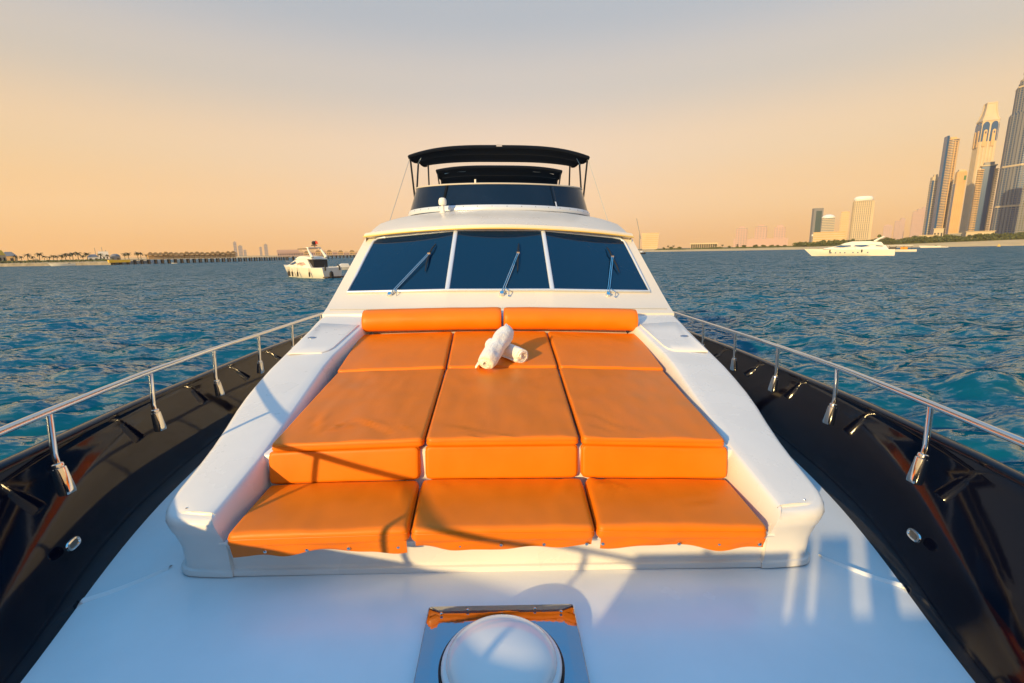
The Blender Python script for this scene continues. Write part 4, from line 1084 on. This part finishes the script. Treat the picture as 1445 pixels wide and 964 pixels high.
for (u, wd, v1, D, mt_, rot, lb) in ((1188, 11, 300, 1100, 'sandst', 5, 'plain cream tower just left of the ribbed hotel tower'), (1168, 44, 329, 850, 'sandst', 0, 'long low cream podium below the round topped tower'),
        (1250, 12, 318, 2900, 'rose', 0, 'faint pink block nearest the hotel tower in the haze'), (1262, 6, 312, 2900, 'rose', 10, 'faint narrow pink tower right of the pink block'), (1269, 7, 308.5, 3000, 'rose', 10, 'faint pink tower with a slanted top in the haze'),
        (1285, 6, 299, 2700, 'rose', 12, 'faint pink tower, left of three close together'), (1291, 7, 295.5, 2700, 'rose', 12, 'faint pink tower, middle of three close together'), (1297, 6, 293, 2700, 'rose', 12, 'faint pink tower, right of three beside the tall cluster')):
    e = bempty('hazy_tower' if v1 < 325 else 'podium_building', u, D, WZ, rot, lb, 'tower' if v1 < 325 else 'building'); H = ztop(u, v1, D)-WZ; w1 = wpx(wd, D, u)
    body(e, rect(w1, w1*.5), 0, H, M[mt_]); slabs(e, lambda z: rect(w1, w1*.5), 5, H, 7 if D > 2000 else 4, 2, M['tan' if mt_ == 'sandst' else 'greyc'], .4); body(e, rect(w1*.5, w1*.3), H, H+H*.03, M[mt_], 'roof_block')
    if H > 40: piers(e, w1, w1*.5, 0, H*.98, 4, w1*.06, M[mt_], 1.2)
# three far pink towers on a podium
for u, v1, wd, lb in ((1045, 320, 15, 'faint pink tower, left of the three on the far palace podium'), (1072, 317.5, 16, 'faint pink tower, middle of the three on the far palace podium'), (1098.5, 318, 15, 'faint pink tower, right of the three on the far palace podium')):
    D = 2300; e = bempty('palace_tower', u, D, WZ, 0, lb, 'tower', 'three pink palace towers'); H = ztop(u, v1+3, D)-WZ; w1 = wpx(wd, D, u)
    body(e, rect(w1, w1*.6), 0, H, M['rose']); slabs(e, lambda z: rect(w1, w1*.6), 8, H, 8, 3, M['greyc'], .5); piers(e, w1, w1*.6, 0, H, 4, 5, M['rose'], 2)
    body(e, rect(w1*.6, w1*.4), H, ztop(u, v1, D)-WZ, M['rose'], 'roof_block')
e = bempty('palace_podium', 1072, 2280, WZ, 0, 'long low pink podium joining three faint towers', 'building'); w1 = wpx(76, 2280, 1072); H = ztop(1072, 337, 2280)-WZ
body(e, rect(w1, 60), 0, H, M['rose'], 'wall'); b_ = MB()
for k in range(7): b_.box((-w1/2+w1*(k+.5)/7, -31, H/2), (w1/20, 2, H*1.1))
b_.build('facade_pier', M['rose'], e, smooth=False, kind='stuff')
# block with crane beside the cabin, beach pavilion
e = bempty('stepped_block', 917, 1100, WZ, 0, 'pale stepped block just right of the cabin', 'building'); w1 = wpx(25, 1100, 917); H = ztop(917, 329, 1100)-WZ
body(e, [(-w1/2+3,-12),(w1/2-4,-12),(w1/2-4,12),(-w1/2+3,12)], 0, H, M['sandst'], 'wall', top=rect(w1, 24)); slabs(e, lambda z: rect(w1*.9, 24), 5, H, 4.5, 1.5, M['tan'], .4)
e = bempty('tower_crane', 902, 1200, WZ, 0, 'thin pale crane jib rising beside the cabin roof', 'crane'); b_ = MB(); z_ = ztop(902, 308, 1200)-WZ
b_.tube([(0,0,0),(0,0,z_*.5)], 1.2, 5); b_.build('mast', M['greyc'], e); b_ = MB(); b_.tube([(3,0,z_*.35),(-9,0,z_)], .8, 5); b_.build('jib', M['greyc'], e)
e = bempty('beach_pavilion', 993, 640, WZ+1.6, 0, 'long flat roofed beach pavilion on the sand', 'building'); w1 = wpx(39, 640, 993); H = ztop(993, 343, 640)-(WZ+1.6)
body(e, rect(w1*.94, 10), 0, H*.8, M['darkroof'], 'wall'); body(e, rect(w1, 14), H*.8, H, M['sandst'], 'roof')
for k in range(13):
    b_ = MB(); b_.box((-w1*.47+w1*.94*k/12, -6, H*.4), (.6, .6, H*.8)); b_.build('column', M['sandst'], e, smooth=False)
# left shore buildings
def house(u, wd, v1, D, mats, lab, rot=0, dome=False, hip=True):
    e = bempty('shore_house', u, D, WZ+2.1, rot, lab, 'house'); w1 = wpx(wd, D, u); H = ztop(u, v1, D)-(WZ+2.1); d_ = min(12, w1)
    body(e, rect(w1, d_), 0, H*.62, M[mats[0]], 'wall')
    b_ = MB()
    if dome: b_.grid([[(w1*.5*math.cos(R(a))*math.cos(q*.2618), w1*.5*math.cos(R(a))*math.sin(q*.2618), H*.62+H*.4*math.sin(R(a))) for q in range(24)] for a in (0, 20, 40, 60, 75, 89)], True)
    else: b_.prism(rect(w1*1.08, d_*1.08), H*.62, H, top=rect(w1*(.45 if hip else 1), d_*.15 if hip else d_))
    b_.build('roof', M[mats[1]], e, smooth=dome)
    n_ = max(2, int(w1/2.4))
    for k in range(n_):
        b_ = MB(); b_.box((-w1/2+w1*(k+.5)/n_, -d_/2-.03, H*.3), (w1/n_*.45, .12, H*.26)); b_.build('window', M['dark'], e, smooth=False)
    return e
house(2, 12, 353, 325, ('sandst', 'yellow'), 'golden house with an ochre roof at the left picture edge', 20)
house(14, 20, 355.5, 345, ('tan', 'greyc'), 'tan house with a wide grey pitched roof near the left edge', -10)
house(-8, 16, 358, 318, ('sandst', 'tan'), 'low cream villa cut by the left picture edge')
house(51, 8, 365, 330, ('sandst', 'tan'), 'tiny cream hut between palms on the left shore')
house(132, 16, 359, 335, ('white', 'greyc'), 'white villa with a blue grey roof near the pier start')
house(163, 15, 358.5, 345, ('greyc', 'greyc'), 'grey building with a rounded dome roof above the pier start', 0, True)
house(147, 14, 355, 520, ('white', 'white'), 'pale hazy block with thin masts behind the white villa', 0, False, False)
for du, vt in ((136, 350), (146, 349), (151, 353)):
    p = gp_(du, 520, WZ+2); b_ = MB(); b_.tube([p, p+Vector((0, 0, ztop(du, vt, 520)-p.z))], .25, 5); tag(b_.build('flag_mast', M['greyc']), 'thin bare mast above the pale hazy block', 'mast', 'masts on the left shore')
for u, v1, wd, lb in ((333.5, 342, 4.5, 'faint slim grey tower above the pier, leftmost'), (340.5, 347, 6, 'faint broad grey tower above the pier'), (369, 349, 3.5, 'faint low grey tower above the pier'), (376.5, 345, 5, 'faint grey tower above the pier, rightmost'), (346.5, 353, 4, 'faint stubby grey tower low over the pier')):
    D = 3600; e = bempty('hazy_tower', u, D, WZ, 0, lb); w1 = wpx(wd, D, u); H = ztop(u, v1, D)-WZ; body(e, rect(w1, w1), 0, H, M['greyc']); slabs(e, lambda z: rect(w1, w1), 10, H, 12, 4, M['rose'], .8)
    body(e, rect(w1*.4, w1*.4), H, H*1.06, M['greyc'], 'roof_block')
house(407, 30, 352.5, 700, ('rose', 'rose'), 'pink hazy block just behind the moored motor yacht', 0, False, False)
for k in range(12):
    b_u = 425+k*8.0
    house(b_u, 7.5, 354.5-rt_.random()*2, 900, ('tan', 'thatch') if k % 2 else ('rose', 'tan'), ('tan' if k % 2 else 'pinkish')+' little house in the row behind the moored motor yacht')
    C.objects
for o in [o for o in C.objects if o.get('label', '').endswith('in the row behind the moored motor yacht')]: o['group'] = 'houses on the far shore'

# --- the pier
PA, PB, PCp = gp_(153, 291, 0), gp_(405, 372, 0), gp_(520, 560, 0)
pier = empty('long_pier', (PA.x, PA.y, WZ)); tag(pier, 'long pier on dark piles with a yellow end, along the left horizon', 'pier')
def lp(p, z): return Vector((p.x-PA.x, p.y-PA.y, z))
dk = MB()
for p0, p1 in ((PA, PB), (PB, PCp)):
    d = (p1-p0).normalized(); s_ = Vector((-d.y, d.x, 0))*2.6
    dk.grid([[lp(p0-s_, 2.7), lp(p1-s_, 2.7)], [lp(p0-s_, 3.15), lp(p1-s_, 3.15)], [lp(p0+s_, 3.15), lp(p1+s_, 3.15)], [lp(p0+s_, 2.7), lp(p1+s_, 2.7)], [lp(p0-s_, 2.7), lp(p1-s_, 2.7)]])
dk.build('pier_deck', M['sandst'], pier, smooth=False)
rl = MB()
for p0, p1 in ((PA, PB), (PB, PCp)):
    d = (p1-p0).normalized(); s_ = Vector((-d.y, d.x, 0))*2.5
    rl.tube([lp(p0-s_, 4.1), lp(p1-s_, 4.1)], .09, 5)
rl.build('handrail', M['sandst'], pier)
pme = MB(); pme.tube([(0,0,-2.5),(0,0,2.75)], .5, 7); pmo = pme.build('pile', M['wood'], pier); first = True
for seg, (p0, p1, n_) in enumerate(((PA, PB, 30), (PB, PCp, 20))):
    d = (p1-p0).normalized(); s_ = Vector((-d.y, d.x, 0))*2.1
    for k in range(n_):
        for q in (-1, 1):
            o = pmo if first else link_copy(pmo, pier); first = False
            o.location = lp(p0.lerp(p1, (k+.5)/n_)+s_*q, 0)
yl = MB(); yl.box(lp(PA.lerp(PB, .045), 2.2), (10.5, 5.6, 1.6), rz=math.atan2(PB.y-PA.y, PB.x-PA.x)); yl.build('yellow_fascia', M['yellow'], pier, smooth=False)
pv = MB(); pv.cur = 0
for x in (-1.5, 1.5):
    for y in (-1.3, 1.3): pv.box((x, y, 1.4), (.3, .3, 2.8))
pv.box((0, .6, 1.2), (2.8, 1.2, 2.2)); pv.cur = 1; pv.prism(rect(4.3, 4.3), 2.6, 4.4, top=rect(1.0, .6))
pvo = pv.build('pier_pavilion', [M['tan'], M['thatch']], None, smooth=False)
for k in range(17):
    o = pvo if k == 0 else pvo.copy()
    if k: C.objects.link(o)
    uu = 213+k*7.3; f = (uu-153)/(405-153); f = f*291/(291*f+372*(1-f)); p = PA.lerp(PB, f)
    o.location = (p.x, p.y, WZ+3.15); o.rotation_euler = (0, 0, math.atan2(PB.y-PA.y, PB.x-PA.x)); sc1 = .86+.2*rt_.random(); o.scale = (1, 1, sc1)
    tag(o, ORD[k]+' thatched pavilion from the yellow end, in the row on the pier deck', 'pavilion', 'pavilions on the pier')

# --- boats
def lofthull(L_, B_, H_, seed=0):
    b_ = MB(); rws = []
    n_ = 16
    for i in range(n_+1):
        f = i/n_; x = -L_/2+L_*f; bw = B_/2*(1-max(0, (f-.45)/.55)**2.3)*(.92+.08*min(1, f*5)); sh = H_*(1+.28*f**2); fl_ = .60+.25*(1-f)
        xr = x+ (0.11*L_*max(0, f-.72)/.28)
        row = []
        for q, z in ((0, -.5), (.55*fl_, -.5), (fl_, .0), (.5+.5*fl_, sh*.45), (1, sh*.97), (.98, sh), (.9, sh)): row.append((x+(xr-x)*max(0, z)/sh, bw*q, z))
        rws.append([(p[0], -p[1], p[2]) for p in row[::-1]]+row)
    b0 = b_.grid(rws); n2 = len(rws[0]); b_.face(*[b0+k for k in range(n2)]); 
    b_.grid([[(r_[0][0], r_[0][1], r_[0][2]) for r_ in rws], [(r_[-1][0], r_[-1][1], r_[-1][2]) for r_ in rws]])
    return b_
def sidebody(prof_top, prof_bot, bt, bb):
    """superstructure block: (x, z) upper and lower outlines with half breadths"""
    b_ = MB(); rws = []
    for (xt, zt_), (xb, zb) in zip(prof_top, prof_bot): rws.append([(xb, -bb, zb), (xt, -bt, zt_), (xt, -bt*.7, zt_+.08), (xt, bt*.7, zt_+.08), (xt, bt, zt_), (xb, bb, zb)])
    b0 = b_.grid(rws); b_.face(*[b0+k for k in range(6)]); e0 = b0+(len(rws)-1)*6; b_.face(*[e0+k for k in range(6)]); return b_
def sidewin(parent, pts, y0, y1, z0, z1, name='window', mat_='bglass'):
    for s in (-1, 1):
        b_ = MB(); n_ = len(pts); b0 = 0
        for off in (0, .05):
            for x, z in pts: f = (z-z0)/(z1-z0); b_.v.append((x, s*(y0+(y1-y0)*f+.012+off), z))
        b_.face(*[n_+k for k in range(n_)])
        for k in range(n_): b_.face(k, (k+1) % n_, n_+(k+1) % n_, n_+k)
        b_.build(name, M[mat_], parent, smooth=False)
def bow_rail(e, L_, B_, H_):
    b_ = MB(); pts = []
    for k in range(13):
        f = .45+.54*k/12; x = -L_/2+L_*f+.05*L_*max(0, f-.8)/.2; bw = B_/2*(1-max(0, (f-.45)/.55)**2.3)*.93; pts.append((x, bw, H_*(1+.28*f**2)))
    full = [(x, -y, z+.7) for x, y, z in pts]+[(x, y, z+.7) for x, y, z in pts[::-1]]
    b_.tube(full, .03, 5)
    for x, y, z in pts[::2]:
        for s in (-1, 1): b_.tube([(x, s*y, z), (x, s*y, z+.7)], .025, 4)
    b_.build('bow_rail', M['steel'], e)
# moored motor yacht, left
p = gp_(434.5, 83, WZ); ml = empty('moored_motor_yacht', p, 0); ml.rotation_euler = (0, 0, math.radians(180-36)); tag(ml, 'white motor yacht with a radar arch moored on the left, stern towards the camera', 'motor yacht')
Lh, Bh, Hh = 13.6, 4.2, 1.75
lofthull(Lh, Bh, Hh).build('hull', M['hullw'], ml, angle=45)
b = MB(); b.grid([[(x, -Bh/2*.9*(1-max(0, (f-.45)/.55)**2.3), Hh*(1+.28*f*f)-.05), (x, Bh/2*.9*(1-max(0, (f-.45)/.55)**2.3), Hh*(1+.28*f*f)-.05)] for f, x in [(k/12, -Lh/2+Lh*k/12) for k in range(13)]]); b.build('deck', M['hullw'], ml)
sidebody([(-1.9,3.25),(1.0,3.3),(2.4,2.9),(3.6,2.4),(4.8,2.1)], [(-3.4,1.7),(1.0,1.8),(2.8,1.9),(4.2,1.95),(5.0,2.0)], 1.45, 1.8).build('cabin', M['hullw'], ml, angle=30)
sidebody([(-3.2,3.55),(-.5,3.75),(.8,3.72),(1.4,3.45)], [(-3.4,3.2),(-1,3.3),(1.2,3.3),(1.9,3.2)], 1.35, 1.5).build('flybridge', M['hullw'], ml, angle=30)
sidewin(ml, [(3.3,2.35),(1.6,2.92),(1.2,2.55),(2.4,2.25)], 1.8, 1.45, 1.8, 3.25)
sidewin(ml, [(1.0,2.3),(.2,2.72),(-1.0,2.72),(-1.7,2.35),(-.7,2.12)], 1.8, 1.45, 1.8, 3.25, 'window', 'rose')
b = MB(); b.box((-2.9, 0, 2.45), (1.4, 2.7, 1.3)); b.build('saloon_opening', M['dark'], ml, smooth=False)
for s in (-1, 1):
    b = MB(); b.tube([(-3.4, s*1.35, 3.5), (-2.5, s*1.3, 4.5), (-1.9, s*1.15, 5.2)], [.26, .18, .12], 8); b.build('radar_arch_leg', M['hullw'], ml)
b = MB(); b.box((-1.9, 0, 5.2), (.7, 2.4, .16)); b.build('radar_arch', M['hullw'], ml, smooth=False)
b = MB(); b.box((-.1, 0, 5.02), (2.6, 2.3, .10)); b.build('sun_shade', M['canvas'], ml, smooth=False)
b = MB(); b.lathe([(.05,5.25),(.05,5.7),(.32,5.72),(.38,5.85),(.38,6.15),(.25,6.3),(.01,6.34)], (-2.2, 0, 0), 12); b.build('radar_dome', M['dark'], ml)
b = MB(); b.box((-2.2, 0, 5.6), (1.1, .5, .14)); b.build('radar_scanner', M['dark'], ml, smooth=False)
b = MB(); b.tube([(-3.0,.3,5.2),(-3.2,.3,6.4)], .03, 5); b.grid([[(-3.1,.3,6.4),(-3.9,.42,6.2)],[(-3.05,.3,5.9),(-3.8,.25,5.75)]]); b.build('ensign', M['red'], ml)
b = MB(); b.box((-6.2, 0, .95), (.1, 2.9, 1.15)); b.build('transom_door', M['greyc'], ml, smooth=False)
b = MB(); b.box((-7.4, 0, .18), (1.5, 3.7, .16)); b.build('swim_platform', M['wood'], ml, smooth=False)
for x in (5.2, 3.9, 2.2, .2, -3.4):
    b = MB(); y_ = Bh/2*(1-max(0, ((x+Lh/2)/Lh-.45)/.55)**2.3)+.12
    for s in (-1, 1): b.lathe([(.01,.2),(.13,.3),(.15,.9),(.05,1.15),(.02,1.7)], (x, s*y_, 0), 8)
    b.build('fender', M['dark'], ml)
for y in (-1.0, 1.0):
    b = MB(); b.tube([(-6.9, y*1.4, 1.3), (-6.9, y*1.4, 1.9), (-6.6, y*1.2, 2.2)], .14, 6); b.build('deck_post', M['dark'], ml)
bow_rail(ml, Lh, Bh, Hh)
o_ = MB(); o_.box((-8.2, 1.2, .45), (.5, .45, .8)); o_.lathe([(.01,0),(.25,.05),(.3,.35),(.01,.6)], (-8.2, 1.2, .7), 8); o_.build('outboard_motor', M['dark'], ml)
# long white yacht, right
p = gp_(1203, 168, WZ); mr_ = empty('long_motor_yacht', p, 0); mr_.rotation_euler = (0, 0, face_to(p, 0)+math.pi-R(4)); tag(mr_, 'long sleek white motor yacht lying side on near the right hand beach', 'motor yacht')
Lh, Bh, Hh = 24.5, 5.8, 2.1
lofthull(Lh, Bh, Hh).build('hull', M['hullw'], mr_, angle=45)
b = MB(); b.grid([[(x, -Bh/2*.9*(1-max(0, (f-.45)/.55)**2.3), Hh*(1+.28*f*f)-.05), (x, Bh/2*.9*(1-max(0, (f-.45)/.55)**2.3), Hh*(1+.28*f*f)-.05)] for f, x in [(k/12, -Lh/2+Lh*k/12) for k in range(13)]]); b.build('deck', M['hullw'], mr_)
sidebody([(-9.5,3.5),(-4,4.0),(2,4.0),(5,3.4),(8.4,2.7)], [(-10.5,2.1),(-4,2.2),(2,2.3),(6,2.4),(8.6,2.5)], 2.0, 2.5).build('cabin', M['hullw'], mr_, angle=30)
sidebody([(-8.2,4.6),(-5,5.0),(0,5.0),(2.2,4.5)], [(-9,3.6),(-5,4.0),(0,4.0),(3.6,3.9)], 1.7, 2.0).build('flybridge', M['hullw'], mr_, angle=30)
for pts in ([(5.4,3.15),(3.2,3.75),(.4,3.75),(.2,3.3),(2.6,3.05)], [(-.4,3.35),(-1.0,3.75),(-4.0,3.8),(-5.4,3.35),(-2.8,3.05)], [(-6.6,3.3),(-6.9,3.6),(-9.0,3.35),(-8.6,3.15)]): sidewin(mr_, pts, 2.5, 2.0, 2.2, 4.0)
for x in (4.6, 3.2, 1.8, -.6, -2.0, -4.8, 6.0):
    for s in (-1, 1):
        b = MB(); rq = Matrix.Rotation(-s*math.pi/2, 3, 'X'); yb = Bh/2*(1-max(0, ((x+Lh/2)/Lh-.45)/.55)**2.3); b.lathe([(.20,0),(.20,.06),(.01,.07)], (x, s*(yb*.925), 1.15), 12, rot=rq); b.build('porthole', M['bglass'], mr_)
for s in (-1, 1):
    b = MB(); b.tube([(-6.2, s*1.6, 4.9), (-7.6, s*1.5, 5.9), (-8.8, s*1.3, 6.6)], [.4, .3, .15], 8); b.build('radar_arch_leg', M['hullw'], mr_)
b = MB(); b.box((-7.9, 0, 6.05), (1.1, 2.8, .25)); b.build('radar_arch', M['hullw'], mr_, smooth=False)
b = MB(); b.lathe([(.01,6.2),(.5,6.3),(.6,6.7),(.35,7.2),(.01,7.3)], (-7.4,.7,0), 12); b.lathe([(.01,6.2),(.5,6.3),(.6,6.7),(.35,7.2),(.01,7.3)], (-7.4,-.7,0), 12); b.build('radar_dome', M['leaf'], mr_)
b = MB(); b.tube([(2.6,0,4.6),(2.9,0,5.4)], .05, 5); b.box((1.2,.9,5.15), (.5,.4,.7)); b.box((.3,-.6,5.15), (.5,.4,.7)); b.build('helm_seat', M['dark'], mr_)
for x in (-3.1, 6.3):
    for s in (-1, 1):
        b = MB(); b.lathe([(.01,1.2),(.2,1.3),(.2,2.1),(.02,2.3)], (x, s*3.0, 0), 8); b.build('fender', M['dark'], mr_)
bow_rail(mr_, Lh, Bh, Hh)
# tender boat with orange awning behind its stern
p = gp_(1267, 230, WZ); e = empty('canopied_boat', p, face_to(p)+math.pi-R(2)); tag(e, 'low white boat with a flat roof and orange seats astern of the long yacht', 'boat')
lofthull(15, 4, 1.1).build('hull', M['hullw'], e, angle=45)
b = MB(); b.box((-.5,0,3.0), (11,3.6,.18)); b.build('canopy', M['hullw'], e, smooth=False)
for x in (-5.5,-2.5,.5,3,4.8): 
    b = MB()
    for s in (-1, 1): b.tube([(x, s*1.7, 1), (x, s*1.7, 3)], .06, 5)
    b.build('canopy_post', M['dark'], e)
b = MB(); b.box((-2.6,0,1.7), (2.6,3.0,1.3)); b.build('seat_cover', M['awn'], e, smooth=False)
b = MB(); b.box((1.6,0,1.8), (2.4,2.6,1.2)); b.build('helm_console', M['darkroof'], e, smooth=False)
def smallboat(u, D, L_, lab, rot=0, cab_=True, mt_='hullw', side_=1):
    p = gp_(u, D, WZ); e = empty('small_boat', p, face_to(p, rot)+(math.pi if side_ > 0 else 0)); tag(e, lab, 'boat')
    lofthull(L_, L_*.3, L_*.12).build('hull', M[mt_], e, angle=45)
    if cab_:
        sidebody([(-L_*.15,L_*.24),(L_*.1,L_*.24),(L_*.25,L_*.15)], [(-L_*.2,L_*.1),(L_*.12,L_*.1),(L_*.3,L_*.12)], L_*.09, L_*.12).build('cabin', M['hullw'], e, angle=30)
    b_ = MB(); b_.box((-L_*.25, 0, L_*.14), (L_*.12, L_*.2, L_*.05)); b_.build('seat', M['darkroof'], e, smooth=False)
    return e
smallboat(484, 118, 6.5, 'small white cruiser seen past the stern of the moored motor yacht', 20)
smallboat(906, 330, 9, 'small dark hulled boat just clear of the cabin on the right', 70, True, 'darkroof')
smallboat(88, 285, 11, 'low yellowish speedboat under way in front of the left quay', 0, False, 'hullw')
smallboat(1314, 400, 13, 'low white boat pulled up by the beach, larger of two', 0, False)
smallboat(1333, 405, 5.5, 'low white boat pulled up by the beach, smaller of two', 0, False)
smallboat(245, 300, 3.0, 'tiny white dinghy under the middle of the pier', 0, False)
p = gp_(1410.5, 400, WZ); b = MB(); b.lathe([(.01,-.5),(1.0,-.4),(1.2,.1),(1.05,.7),(.4,.9),(.3,1.8),(.01,2.0)], (0,0,0), 16); o = b.build('marker_buoy', M['yellow']); o.location = p; tag(o, 'round yellow buoy floating off the beach on the right', 'buoy')

# ---------------------------------------------------------------- haze
hz = MB(); hz.box((0, 1750, 260), (9200, 5300, 532)); ho = hz.build('haze', [], smooth=False); tag(ho, kind='stuff')

hm = bpy.data.materials.new('haze_air'); hm.use_nodes = True; t = hm.node_tree; t.nodes.clear()
o_ = t.nodes.new('ShaderNodeOutputMaterial'); pv_ = t.nodes.new('ShaderNodeVolumePrincipled')
pv_.inputs['Color'].default_value = (0.98, 0.90, 0.84, 1); pv_.inputs['Density'].default_value = 0.00008; pv_.inputs['Anisotropy'].default_value = 0.0
t.links.new(pv_.outputs[0], o_.inputs['Volume']); ho.data.materials.append(hm)
